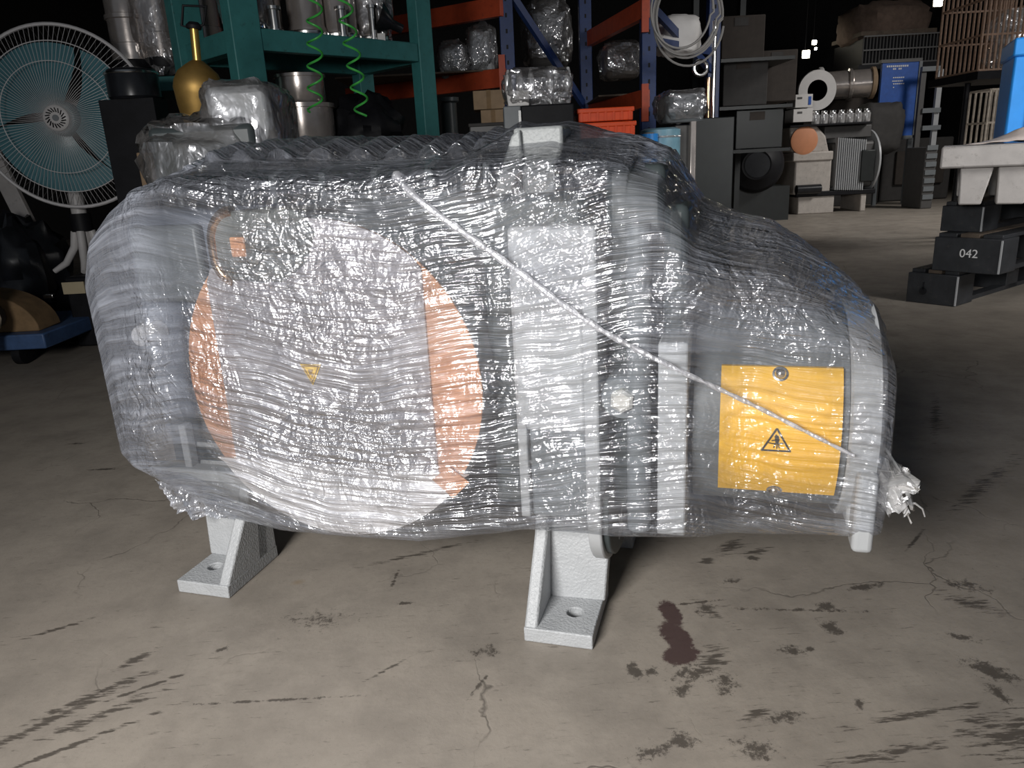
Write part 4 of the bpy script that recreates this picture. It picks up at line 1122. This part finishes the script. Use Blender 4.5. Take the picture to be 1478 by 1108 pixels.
st2 = thing('crate_stand', 'black stand under the orange crates, hidden behind the film', 'stand', (at(875, 200, oc_y).x, oc_y, 0))
MB().box((at(838, 200, oc_y).x, oc_y + .02, 0), (at(915, 200, oc_y).x, oc_y + .29, zb_ - .018)).build('stand_body', MT['black'], st2, bevel=.005)

# white hose coil hung on the rack
HY = 4.45
mb = MB(); pts = []
c0 = at(992, 22, HY)
for k in range(5 * 40):
    an = 2 * math.pi * k / 40
    rr = .165 + .012 * math.sin(k * .11) + .006 * (k // 40)
    pts.append((c0.x + rr * math.cos(an) + .012 * (k // 40 - 2), HY + .008 * (k / 40), c0.z + rr * 1.15 * math.sin(an) - .012 * (k // 40 - 2)))
tag(mb.tube(pts, .0065, 6).build('hose_coil', MT['hose_white']), 'coiled pale grey hose hanging on the blue rack post', 'hose')
q = at(985, 45, 5.0)
tag(MB().blob((q.x, 5.2, q.z), (.16, .12, .12), 55, .15, 2, 28, 18, 3).build('white_parcel', MT['white_box']), 'white parcel seen through the hanging hose coil', 'parcel')

# grey cabinet with wrapped instrument on top
GY = 4.2
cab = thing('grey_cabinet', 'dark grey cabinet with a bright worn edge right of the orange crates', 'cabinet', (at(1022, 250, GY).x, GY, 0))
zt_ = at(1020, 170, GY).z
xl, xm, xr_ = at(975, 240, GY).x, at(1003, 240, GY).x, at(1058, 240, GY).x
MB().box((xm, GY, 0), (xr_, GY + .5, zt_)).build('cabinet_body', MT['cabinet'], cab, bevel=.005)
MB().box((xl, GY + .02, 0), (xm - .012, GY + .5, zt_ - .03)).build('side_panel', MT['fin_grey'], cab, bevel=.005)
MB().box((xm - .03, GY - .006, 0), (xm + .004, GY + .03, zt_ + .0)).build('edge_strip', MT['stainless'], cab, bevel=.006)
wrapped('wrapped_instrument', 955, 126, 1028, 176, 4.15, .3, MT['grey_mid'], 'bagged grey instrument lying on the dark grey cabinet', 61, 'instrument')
t = thing('pale_blue_drum', 'pale blue plastic drum at the left side of the cabinet', 'drum', (at(957, 205, 4.0).x, 4.0, 0))
p = at(957, 230, 4.0); z1 = at(957, 184, 4.0).z
MB().lathe([(.10, 0), (.105, .01), (.105, z1 - .01), (.08, z1)], (p.x, 4.08, 0), (0, 0, 1), 28).build('drum_body', MT['pale_blue'], t)
MB().lathe([(.107, z1 - .05), (.109, z1 - .045), (.107, z1 - .04)], (p.x, 4.08, 0), (0, 0, 1), 28).build('drum_band', MT['bag_white'], t)
t = thing('blue_roll', 'small deep blue roll left of the pale blue drum', 'roll', (at(940, 205, 3.9).x, 3.9, 0))
p = at(938, 202, 3.9)
MB().lathe([(.05, 0), (.05, p.z + .03), (.03, p.z + .032)], (p.x, 3.95, 0), (0, 0, 1), 24).build('roll_body', MT['blue_bin'], t)
MB().lathe([(.03, 0), (.03, .004)], (p.x, 3.95, p.z + .032), (0, 0, 1), 20).build('roll_core', MT['card_dim'], t)
# pipe flange ring and copper tube above
p = at(1011, 98, 4.7)
tag(MB().tube([(p.x + .04 * math.cos(a), 4.7, p.z + .04 * math.sin(a)) for a in [k * math.pi / 12 for k in range(24)]], .011, 8, closed=True).build('pipe_ring', MT['steel']), 'round steel pipe ring beneath the hose coil', 'ring')
tp = thing('steel_pole', 'slim steel pole right of the pipe ring', 'pole', (at(1030, 110, 5.0).x, 5.0, 0))
MB().cyl((at(1030, 110, 5.0).x, 5.0, 0), (at(1030, 110, 5.0).x, 5.0, at(1030, 30, 5.0).z), .014, 14).build('pole_tube', MT['steel'], tp)
MB().cyl((at(1022, 125, 4.95).x, 4.95, .9), (at(1022, 125, 4.95).x, 4.95, at(1022, 112, 4.95).z), .018, 14).build('copper_sleeve', MT['bronze'], tp)

# dark cartons on stacked pallets behind
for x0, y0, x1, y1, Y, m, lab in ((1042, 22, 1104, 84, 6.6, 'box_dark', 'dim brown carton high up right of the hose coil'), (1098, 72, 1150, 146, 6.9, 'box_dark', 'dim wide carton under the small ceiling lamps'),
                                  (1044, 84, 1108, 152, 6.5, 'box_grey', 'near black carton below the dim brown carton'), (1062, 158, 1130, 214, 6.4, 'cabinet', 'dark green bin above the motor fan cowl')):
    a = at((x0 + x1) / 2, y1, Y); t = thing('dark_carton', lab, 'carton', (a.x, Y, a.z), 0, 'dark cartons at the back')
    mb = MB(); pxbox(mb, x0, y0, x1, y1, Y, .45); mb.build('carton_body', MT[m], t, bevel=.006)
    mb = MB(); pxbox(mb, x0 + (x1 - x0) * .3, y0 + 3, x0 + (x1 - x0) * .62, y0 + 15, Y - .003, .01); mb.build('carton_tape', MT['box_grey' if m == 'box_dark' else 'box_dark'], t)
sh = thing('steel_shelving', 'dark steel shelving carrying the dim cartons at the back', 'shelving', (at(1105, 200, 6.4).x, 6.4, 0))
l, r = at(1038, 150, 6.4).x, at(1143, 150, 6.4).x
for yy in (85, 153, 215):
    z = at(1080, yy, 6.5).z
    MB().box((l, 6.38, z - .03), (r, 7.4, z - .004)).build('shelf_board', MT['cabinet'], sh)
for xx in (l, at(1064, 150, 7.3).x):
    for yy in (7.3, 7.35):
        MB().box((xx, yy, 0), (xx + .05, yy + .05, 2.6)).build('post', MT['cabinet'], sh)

# ------------------------------------------------------------------ second pump far right with finned motor
PY = 8.3
q = on_floor(1195, 302)
rp = thing('finned_pump', 'beige vacuum pump with finned motor and orange round cap at the back right', 'pump', (at(1200, 300, PY).x, PY, 0))
def px(x, y, Y=PY): return at(x, y, Y)
mb = MB(); pxbox(mb, 1147, 222, 1200, 280, PY, .6); mb.build('pump_body', MT['pump_beige'], rp, bevel=.02)
mb = MB(); pxbox(mb, 1145, 219, 1203, 232, PY - .02, .6); mb.build('body_flange', MT['pump_beige'], rp, bevel=.012)
p = px(1170, 205)
MB().prism([(px(1143, 220).x, px(1143, 220).z), (px(1198, 220).x, px(1198, 220).z), (px(1193, 196).x, px(1193, 196).z), (px(1180, 181).x, px(1180, 181).z), (px(1140, 182).x, px(1140, 182).z)], .55, org=(0, PY + .01, 0)).build('intake_head', MT['pump_beige'], rp, bevel=.02)
p = px(1160, 203)
MB().lathe([(.13, -.03), (.145, 0), (.145, .02), (.12, .03)], (p.x, PY + .0, p.z), (0, -1, 0), 32).build('round_cap', MT['pump_cap'], rp, label='orange round intake cap')
for k in range(14):
    x = 1203 + k * 3.0
    a, b = px(x, 274), px(x, 199 + .2 * k)
    MB().box((a.x, PY - .03, a.z), (a.x + .010, PY + .55, b.z)).build('fin', MT['grey_light'], rp)
mb = MB(); pxbox(mb, 1201, 204, 1262, 270, PY + .02, .5); mb.build('motor_core', MT['fin_grey'], rp, bevel=.03)
mb = MB(); pxbox(mb, 1243, 216, 1263, 262, PY - .05, .2); mb.build('terminal_box', MT['cabinet'], rp, bevel=.01)
a = px(1265, 265); b = px(1265, 200)
MB().lathe([(.30, 0), (.34, .01), (.34, .03), (.30, .04)], (px(1262, 235).x, PY + .25, (a.z + b.z) / 2), (1, 0, 0), 36).build('end_ring', MT['grey_light'], rp)
mb = MB(); pxbox(mb, 1190, 181, 1258, 199, PY + .05, .45); mb.build('top_case', MT['fin_grey'], rp, bevel=.01)
z0 = px(1180, 282).z
for x0, x1 in ((1152, 1204), (1242, 1250)):
    MB().box((px(x0, 290).x, PY, 0), (px(x1, 290).x, PY + .5, z0)).build('foot', MT['pump_beige'], rp, bevel=.01)
MB().box((px(1148, 285).x, PY - .02, z0 - .01), (px(1262, 285).x, PY + .5, z0 + .045)).build('base_rail', MT['black'], rp, bevel=.01)
p = px(1160, 273)
MB().cyl((p.x - .1, PY - .05, p.z), (p.x + .16, PY - .05, p.z), .05, 20).build('drain_fitting', MT['black_gloss'], rp)
# motor fan cowl to its left
p = px(1092, 238, 7.6)
fm = thing('round_motor', 'black round motor cowl left of the beige pump', 'motor', (p.x, 7.6, 0))
MB().lathe([(.10, -.01), (.14, -.02), (.16, 0), (.24, .03), (.27, .09), (.27, .8)], (p.x, 7.6, p.z), (.25, 1, 0), 40).build('cowl', MT['black'], fm)
MB().lathe([(.12, 0), (.12, .004)], (p.x - .0, 7.575, p.z), (.25, 1, 0), 30).build('cowl_opening', MT['black_gloss'], fm)
MB().box((p.x - .25, 7.75, 0), (p.x + .4, 8.2, p.z - .22)).build('motor_base', MT['cabinet'], fm)
# tray of jars, cartons and a ring on the beige pump
tz = px(1200, 181).z
tr = thing('jar_tray', 'black tray full of glass jars on top of the beige pump', 'tray', (px(1195, 180).x, PY, tz))
MB().box((px(1138, 180).x, PY - .05, tz), (px(1256, 180).x, PY + .5, tz + .02)).build('tray_base', MT['black'], tr, bevel=.004)
ORD = ['first', 'second', 'third', 'fourth', 'fifth', 'sixth', 'seventh']
for k in range(7):
    x = 1178 + k * 12.2
    p = px(x, 176)
    j = thing('glass_jar', ORD[k] + ' clear glass jar from the white cartons in the tray', 'jar', (p.x, PY + .02, tz + .02), 0, 'glass jars in the tray')
    MB().lathe([(.038, 0), (.042, .005), (.042, .09), (.032, .10), (.03, .115)], (p.x, PY + .02, tz + .02), (0, 0, 1), 18).build('jar_body', MT['bag_white'], j)
    MB().lathe([(.034, 0), (.034, .018)], (p.x, PY + .02, tz + .135), (0, 0, 1), 18).build('jar_lid', MT['steel'], j)
for y0, y1, lab in ((136, 155, 'white carton with blue stripe on the beige pump, upper of two'), (157, 176, 'white carton on the beige pump, lower of two')):
    t = thing('white_carton', lab, 'carton', (px(1160, y1).x, PY - .02, max(px(1160, y1).z, tz + .021)), 0, 'white cartons on the pump')
    mb = MB(); pxbox(mb, 1148 - (3 if y0 > 150 else 0), y0, 1173, y1, PY - .02, .25); mb.build('carton_body', MT['white_box'], t, bevel=.004)
    if y0 < 150:
        mb = MB(); pxbox(mb, 1167, y0 + 3, 1171, y1 - 4, PY - .024, .01); mb.build('blue_stripe', MT['blue_panel'], t)
    mb = MB(); pxbox(mb, 1151, y0 + 4, 1158, y0 + 7, PY - .023, .004); mb.build('print', MT['fin_grey'], t)
p = px(1181, 130, 8.7)
rg = [(p.x + .22 * math.cos(a), p.z + .20 * math.sin(a)) for a in [k * 2 * math.pi / 40 for k in range(40)]]
tag(MB().lathe([(.11, 0), (.21, 0), (.215, .02), (.21, .05), (.11, .05), (.11, 0)], (p.x, 8.72, p.z), (0, 1, 0), 40).build('white_ring', MT['white_box']), 'big white ring plate standing behind the white cartons', 'ring')
# steel drum with brown end lying behind
p = px(1225, 122, 8.9)
dr = thing('steel_cylinder', 'short horizontal steel cylinder with brown end behind the jars', 'cylinder', (p.x, 8.9, p.z))
MB().lathe([(.14, -.3), (.15, -.29), (.15, -.02), (.17, -.01), (.17, .02), (.15, .03), (.15, .22)], p, (1, -.25, 0), 32).build('cylinder_shell', MT['stainless'], dr)
MB().lathe([(.165, .22), (.17, .225), (.17, .26), (.12, .28)], p, (1, -.25, 0), 32).build('end_cap', MT['card_dim'], dr)
MB().lathe([(.2, -.33), (.205, -.32), (.205, -.29), (.19, -.28)], p, (1, -.25, 0), 32).build('rear_flange', MT['white_box'], dr)
bk = thing('crate_pile', 'dark crates piled behind the beige pump', 'crate', (px(1230, 260, 9.2).x, 9.3, 0))
z1 = px(1220, 142, 9.2).z
MB().box((px(1150, 200, 9.2).x, 9.2, 0), (px(1275, 200, 9.2).x, 9.9, z1 - .45)).build('lower_crate', MT['box_grey'], bk, bevel=.01)
MB().box((px(1158, 200, 9.2).x, 9.2, z1 - .44), (px(1268, 200, 9.2).x, 9.85, z1)).build('upper_crate', MT['box_dark'], bk, bevel=.01)
tag(MB().blob((px(1300, 185, 8.7).x - .17, 8.9, px(1280, 185, 8.7).z), (.25, .2, .28), 71, .1, 2, 26, 16, 4).build('grey_bundle', MT['box_grey']), 'dark rounded bundle at the foot of the blue panel', 'bundle')

# blue notice panel, steel frame beside it
BYp = 9.0
pn = thing('notice_board', 'dark blue notice panel with white lettering standing at the back', 'sign', (at(1297, 200, BYp).x, BYp, 0))
l, r = at(1270, 140, BYp).x, at(1322, 140, BYp).x
za, zb2 = at(1297, 196, BYp).z, at(1297, 90, BYp).z
MB().box((l, BYp, za), (r, BYp + .04, zb2)).build('panel_board', MT['blue_panel'], pn)
MB().box((l - .02, BYp - .01, zb2), (r + .03, BYp + .05, zb2 + .035)).build('top_frame', MT['fin_grey'], pn)
MB().box((r, BYp - .01, za - .03), (r + .035, BYp + .05, zb2)).build('side_frame', MT['grey_mid'], pn)
MB().box((l - .02, BYp - .01, za - .04), (r + .03, BYp + .05, za)).build('bottom_frame', MT['grey_mid'], pn)
for xx in (l + .02, r - .04):
    MB().box((xx, BYp, 0), (xx + .04, BYp + .04, za - .04)).build('leg', MT['grey_mid'], pn)
lt = MB()
def dashes(xa, xb, y, hpx, n):
    for k in range(n):
        x0 = xa + (xb - xa) * k / n; x1 = x0 + (xb - xa) / n * .72
        pxbox(lt, x0, y - (x0 - 1270) * .04, x1, y + hpx - (x0 - 1270) * .04, BYp - .003, .004)
dashes(1280, 1312, 95, 2.6, 11); dashes(1289, 1294, 99, 2.4, 2); dashes(1297, 1302, 99, 2.4, 2); dashes(1289, 1306, 112, 1.6, 6); dashes(1288, 1304, 117, 1.6, 6); dashes(1289, 1306, 121, 1.6, 6); dashes(1289, 1291, 126, 1.6, 1)
lt.build('lettering', MT['print_white'], pn, smooth=False)
fr_ = thing('tall_trolley', 'open grey steel trolley right of the blue panel', 'frame', (at(1345, 200, 8.8).x, 8.8, 0))
for xx, m in ((1331, 'fin_grey'), (1344, 'grey_mid'), (1355, 'grey_light')):
    p = at(xx, 150, 8.8); w = .04
    MB().box((p.x - w, 8.8 + (.3 if m == 'grey_mid' else 0), 0), (p.x + w * .4, 8.84 + (.3 if m == 'grey_mid' else 0), at(xx, 100, 8.8).z)).build('upright', MT[m], fr_)
for yy in (100, 160, 185):
    a, b = at(1330, yy, 8.8), at(1356, yy, 8.8)
    MB().bar(a, Vector((b.x, 8.8, a.z)), .05, .05).build('crossbar', MT['grey_mid'], fr_)
lp2 = thing('louvre_box', 'pale louvred box low in the dark left of the white pallet', 'box', (at(1342, 250, 8.2).x, 8.2, 0))
MB().box((at(1333, 250, 8.2).x, 8.2, 0), (at(1350, 250, 8.2).x, 8.6, at(1342, 212, 8.2).z)).build('louvre_body', MT['fin_grey'], lp2, bevel=.01)
for k in range(7):
    z = .10 + k * .085
    MB().box((at(1334, 250, 8.2).x, 8.185, z), (at(1349, 250, 8.2).x, 8.2, z + .05)).build('louvre', MT['grey_mid'], lp2)
dk = thing('dark_machine', 'dark machine base behind the grey steel trolley', 'machine', (at(1310, 250, 9.5).x, 9.5, 0))
MB().box((at(1272, 250, 9.5).x, 9.5, 0), (at(1372, 250, 9.5).x, 9.95, at(1310, 200, 9.5).z)).build('machine_base', MT['box_grey'], dk, bevel=.02)
MB().box((at(1290, 250, 9.5).x, 9.46, .2), (at(1360, 250, 9.5).x, 9.5, .6)).build('machine_door', MT['box_dark'], dk, bevel=.01)
# wire basket and brown tarp hump up on the top
wb = thing('wire_basket', 'dark wire basket on the shelf above the blue panel', 'basket', (at(1292, 92, 9.4).x, 9.4, at(1292, 92, 9.4).z))
l, r = at(1246, 70, 9.4).x, at(1356, 70, 9.4).x; z0, z1 = at(1300, 90, 9.4).z, at(1300, 50, 9.4).z
for k in range(24):
    x = l + (r - l) * k / 23
    MB().cyl((x, 9.4, z0), (x, 9.4, z1), .006, 6).build('wire', MT['fin_grey'], wb)
for z in (z0, (z0 + z1) / 2, z1):
    MB().bar((l, 9.4, z), (r, 9.4, z), .015, .015).build('rail', MT['fin_grey'], wb)
MB().box((l, 9.42, z0), (r, 10.2, z1 - .02)).build('contents', MT['black'], wb)
tb = thing('tarp_bundle', 'brown tarpaulin hump on the dark pallet at the upper right', 'bundle', (at(1300, 48, 9.4).x, 9.7, z1 + .05))
p = at(1298, 22, 9.4)
MB().blob((p.x, 9.8, p.z - .06), (.46, .4, .27), 81, .14, 2.2, 32, 20, 3).build('tarp', MT['brown_tarp'], tb)
MB().box((at(1243, 48, 9.4).x, 9.4, z1 + .01), (at(1352, 48, 9.4).x, 10.2, z1 + .055)).build('pallet_board', MT['wood_dark'], tb)
sf = thing('tall_shelving', 'dark tall shelving carrying the wire basket', 'shelving', (at(1300, 150, 9.4).x, 9.6, 0))
MB().box((l - .05, 9.38, z0 - .06), (r + .05, 10.25, z0 - .008)).build('shelf_board', MT['black'], sf)
for xx in (l, r - .06):
    MB().box((xx, 10.15, 0), (xx + .06, 10.2, z0 - .06)).build('post', MT['black'], sf)

# small lamps far back
for i, (x, y, r, Y, lab) in enumerate(((1355, 2, .055, 10.5, 'small bright lamp at the top edge right of the tarpaulin'), (1164, 78, .045, 10.0, 'square lit lamp in the dark above the white ring'), (1176, 61, .028, 10.3, 'tiny round lamp above the square one'), (1178, 70, .016, 10.9, 'faintest lamp between the square and round ones'))):
    p = at(x, y, Y)
    t = thing('lamp', lab, 'lamp', p, 0)
    MB().box((p.x - r, Y, p.z - r), (p.x + r, Y + .02, p.z + r)).build('lamp_face', MT['lamp'], t, bevel=r * .4, seg=3)
    MB().box((p.x - r * 1.1, Y + .02, p.z - r * 1.1), (p.x + r * 1.1, Y + .06, p.z + r * 1.1)).build('lamp_case', MT['fin_grey'], t)
    MB().cyl((p.x, Y + .05, p.z + r), (p.x, Y + .05, 4.99), .006, 6).build('lamp_rod', MT['black'], t)

# ------------------------------------------------------------------ right: stack of skids and pallet
def skid(name, corner, zb, h, L, lab, depth=1.1, txt=None, hole=False, m='pallet_black'):
    t = thing(name, lab, 'pallet', (corner.x, corner.y, zb), R_(35), 'black pallets at right')
    blk = MB().box((0, 0, 0), (.16, L, h)).build('corner_block', MT[m], t, bevel=.003)
    MB().box((-.002, -.002, .004), (.004, .004, h - .004)).build('edge_highlight', MT['grey_light'], blk)  # pale strip paints the highlight along the near corner
    MB().box((.55, .02, 0), (.68, L - .02, h)).build('middle_block', MT[m], t, bevel=.003)
    MB().box((depth - .16, 0, 0), (depth, L, h)).build('far_block', MT[m], t, bevel=.003)
    for k in range(3):
        y = L * k / 3
        MB().box((.02, y + .008, h), (depth, y + L / 3 - .006, h + .016)).build('deck_board', MT['wood_dark' if k == 1 else m], t, bevel=.002)
    MB().box((.1, .02, .0), (depth, .07, .02)).build('bottom_board', MT[m], t)
    if hole:
        MB().lathe([(.017, 0), (.017, .002)], (-.002, L * .66, h * .42), (1, 0, 0), 20).build('keyhole', MT['black_gloss'], blk)
        MB().box((-.002, L * .66 - .004, h * .45), (.001, L * .66 + .004, h * .72)).build('keyhole_slot', MT['black_gloss'], blk)
    if txt:
        cu = bpy.data.curves.new('number', 'FONT'); cu.body = txt; cu.size = .05; cu.align_x = 'CENTER'; cu.align_y = 'CENTER'; cu.extrude = .0006
        o = bpy.data.objects.new('number', cu); COL.objects.link(o)
        cu.materials.append(MT['print_white'])
        dg = bpy.context.evaluated_depsgraph_get(); me_ = bpy.data.meshes.new_from_object(o.evaluated_get(dg))
        bpy.data.objects.remove(o)
        o = bpy.data.objects.new('number', me_); COL.objects.link(o); o.parent = blk
        # block face looks along local -x, text reads left to right towards -y
        o.matrix_local = Matrix(((0, 0, -1, -.0015), (-1, 0, 0, L * .46), (0, 1, 0, h * .55), (0, 0, 0, 1)))
    return t
g0 = on_floor(1378, 443)
skid('black_pallet', g0, 0, .135, .215, 'lowest black pallet of the right stack, keyhole in its corner block', hole=True)
d0 = Vector((math.cos(R_(35)), math.sin(R_(35)), 0)); e0 = Vector((-math.sin(R_(35)), math.cos(R_(35)), 0))
q = at(1442, 388, 3.05); 
skid('black_pallet', Vector((q.x, q.y, 0)), .152, .145, .27, 'black pallet marked 042, second from the floor', txt='042')
q = at(1416, 333, 3.2)
skid('black_pallet', Vector((q.x, q.y, 0)), .314, .11, .17, 'dirty black pallet directly under the white plastic pallet')
tz0 = .4435
PYw = 3.10
wp = thing('white_pallet', 'whitish plastic pallet with tapered legs topping the right stack', 'pallet', (at(1420, 240, PYw).x, PYw, tz0))
lx = at(1358, 225, PYw).x; tzt = at(1400, 210, PYw).z; rim = .085
WR = R_(-30)
RT = Matrix.Translation((lx, PYw, 0)) @ Matrix.Rotation(WR, 4, 'Z')
MB().box((0, 0, tzt - rim), (1.1, .8, tzt), RT).build('deck', MT['pallet_white'], wp, bevel=.008)
for k, x0 in enumerate((.075, .205, .345)):
    w = (.115, .13, .10)[k]; zt_ = tzt - rim
    for yy in (.03, .6):
        vs = [(x0 + .006, yy + .012, tz0), (x0 + w - .03, yy + .012, tz0), (x0 + w - .03, yy + .11, tz0), (x0 + .006, yy + .11, tz0), (x0, yy, zt_), (x0 + w, yy, zt_), (x0 + w, yy + .13, zt_), (x0, yy + .13, zt_)]
        MB().add([RT @ Vector(p) for p in vs], [(0, 3, 2, 1), (4, 5, 6, 7), (0, 1, 5, 4), (1, 2, 6, 5), (2, 3, 7, 6), (3, 0, 4, 7)]).build('leg', MT['pallet_white'], wp, bevel=.006)
hb = MB(); x0 = .30
hb.tube([RT @ Vector(p) for p in [(x0, -.004, tzt - rim + .012), (x0 + .01, -.004, tzt - .045), (x0 + .03, -.004, tzt - .03), (x0 + .4, -.004, tzt - .026)]], .006, 8)
hb.build('hand_grip', MT['fin_grey'], wp)
# cloth, blue bin on the pallet
vs = []; fs = []; nx_, ny_ = 26, 14
cx0 = at(1418, 205, PYw).x
for i in range(nx_ + 1):
    for j in range(ny_ + 1):
        u, v = i / nx_, j / ny_
        hgt = .085 * min(1, u * 2.2) * math.sin(math.pi * min(1, v * 1.1 + .05)) + .014 * abs(mn.noise(Vector((u * 7, v * 5, 1)))) + .012 * mn.noise(Vector((u * 12, v * 9, 4)))
        vs.append(RT @ Vector((.085 + u * .72, .03 + v * .27, tzt + .003 + max(0, hgt) * min(1, u * 4))))
for i in range(nx_):
    for j in range(ny_):
        a = i * (ny_ + 1) + j; fs.append((a, a + ny_ + 1, a + ny_ + 2, a + 1))
ck_ = MB().add(vs, fs).build('cloth', MT['cloth']); tag(ck_, 'crumpled pinkish cloth lying on the white plastic pallet', 'cloth')
sm = ck_.modifiers.new('thick', 'SOLIDIFY'); sm.thickness = .003; sm.offset = 1
bz = thing('blue_bin', 'bright blue plastic bin standing on the white plastic pallet', 'bin', (at(1470, 150, 3.42).x + .2, 3.42, tzt))
bq = at(1458, 130, 3.42); z1 = at(1462, 80, 3.42).z; z2 = at(1462, 55, 3.42).z
BT = Matrix.Translation((bq.x, 3.42, 0)) @ Matrix.Rotation(R_(-26), 4, 'Z')
MB().box((0, 0, tzt), (.5, .36, z1), BT).build('bin_body', MT['blue_bin'], bz, bevel=.01)
MB().box((-.008, -.014, z1 - .005), (.508, .372, z2), BT).build('bin_lid', MT['blue_bin'], bz, bevel=.008)
for k in range(3):
    MB().box((.075 + k * .14, -.012, tzt + .01), (.11 + k * .14, .004, z1 - .006), BT).build('bin_rib', MT['blue_bin'], bz, bevel=.004)
# wire cages behind
def cage(x0, x1, y0, y1, Y, m, lab, n, D=.7, stand=False):
    l, r = at(x0, (y0 + y1) / 2, Y).x, at(x1, (y0 + y1) / 2, Y).x
    z0, z1 = at((x0 + x1) / 2, y1, Y).z, at((x0 + x1) / 2, y0, Y).z
    t = thing('wire_cage', lab, 'cage', ((l + r) / 2, Y, 0 if stand else z0), 0, 'wire cages at right')
    first = None
    for k in range(n):
        x = l + (r - l) * k / (n - 1)
        for yy in (Y, Y + D):
            if first is None:
                first = MB().cyl((0, 0, 0), (0, 0, z1 - z0), .008, 6).build('bar', m, t); o = first
            else:
                o = first.copy(); COL.objects.link(o); o.parent = t
            o.location = (x - t.location.x, yy - t.location.y, z0 - t.location.z)
    fo = first.data
    fo.transform(Matrix.Translation(t.location))   # bar mesh was stored relative to the cage's base
    for z in (z0, z0 + (z1 - z0) * .33, z0 + (z1 - z0) * .66, z1):
        for yy in (Y, Y + D):
            MB().bar((l, yy, z), (r, yy, z), .012, .012).build('rail', m, t)
        for xx in (l, r):
            MB().bar((xx, Y, z), (xx, Y + D, z), .012, .012).build('side_rail', m, t)
    return t, l, r, z0, z1
t1, l, r, z0, z1 = cage(1422, 1478, 128, 265, 5.2, MT['pale_wire'], 'pale rusty wire cage behind the white pallet, lower of two', 8, .22)
for xx in (l + .02, r - .02):
    for yy in (5.22, 5.40):
        MB().cyl((xx, yy, 0), (xx, yy, z0), .02, 8).build('leg', MT['rust_wire'], t1)
t2, l2, r2, za, zb3 = cage(1422, 1530, -60, 98, 5.3, MT['rust_wire'], 'rusty wire cage full of bagged bottles, upper of two', 16, .5)
MB().box((l2 - .03, 5.25, za - .06), (r2 + .05, 5.85, za - .01)).build('cage_floor', MT['black'], t2)
for xx in (l2 + .12, r2 - .02):
    MB().cyl((xx, 5.6, 0), (xx, 5.6, za - .06), .02, 8).build('leg', MT['black'], t2)
for k, (x, y) in enumerate(((1448, 80), (1462, 60), (1474, 84), (1470, 30), (1452, 40))):
    p = at(x, y, 5.6)
    tag(MB().blob((p.x, 5.65, p.z), (.09, .09, .09), 90 + k, .25, 3, 24, 16).build('bagged_bottle', MT['bag_white'] if k % 2 else MT['bag']), ('lower left', 'middle', 'lower right', 'upper right', 'upper left')[k] + ' bagged bottle inside the upper wire cage', 'bottle', 'bagged bottles in the cage')
tag(MB().box((at(1466, 245, 3.75).x, 3.75, 0), (at(1474, 245, 3.75).x, 3.80, at(1470, 228, 3.75).z)).build('orange_upright', MT['orange'], bevel=.004), 'orange upright seen between the white pallet legs', 'upright')
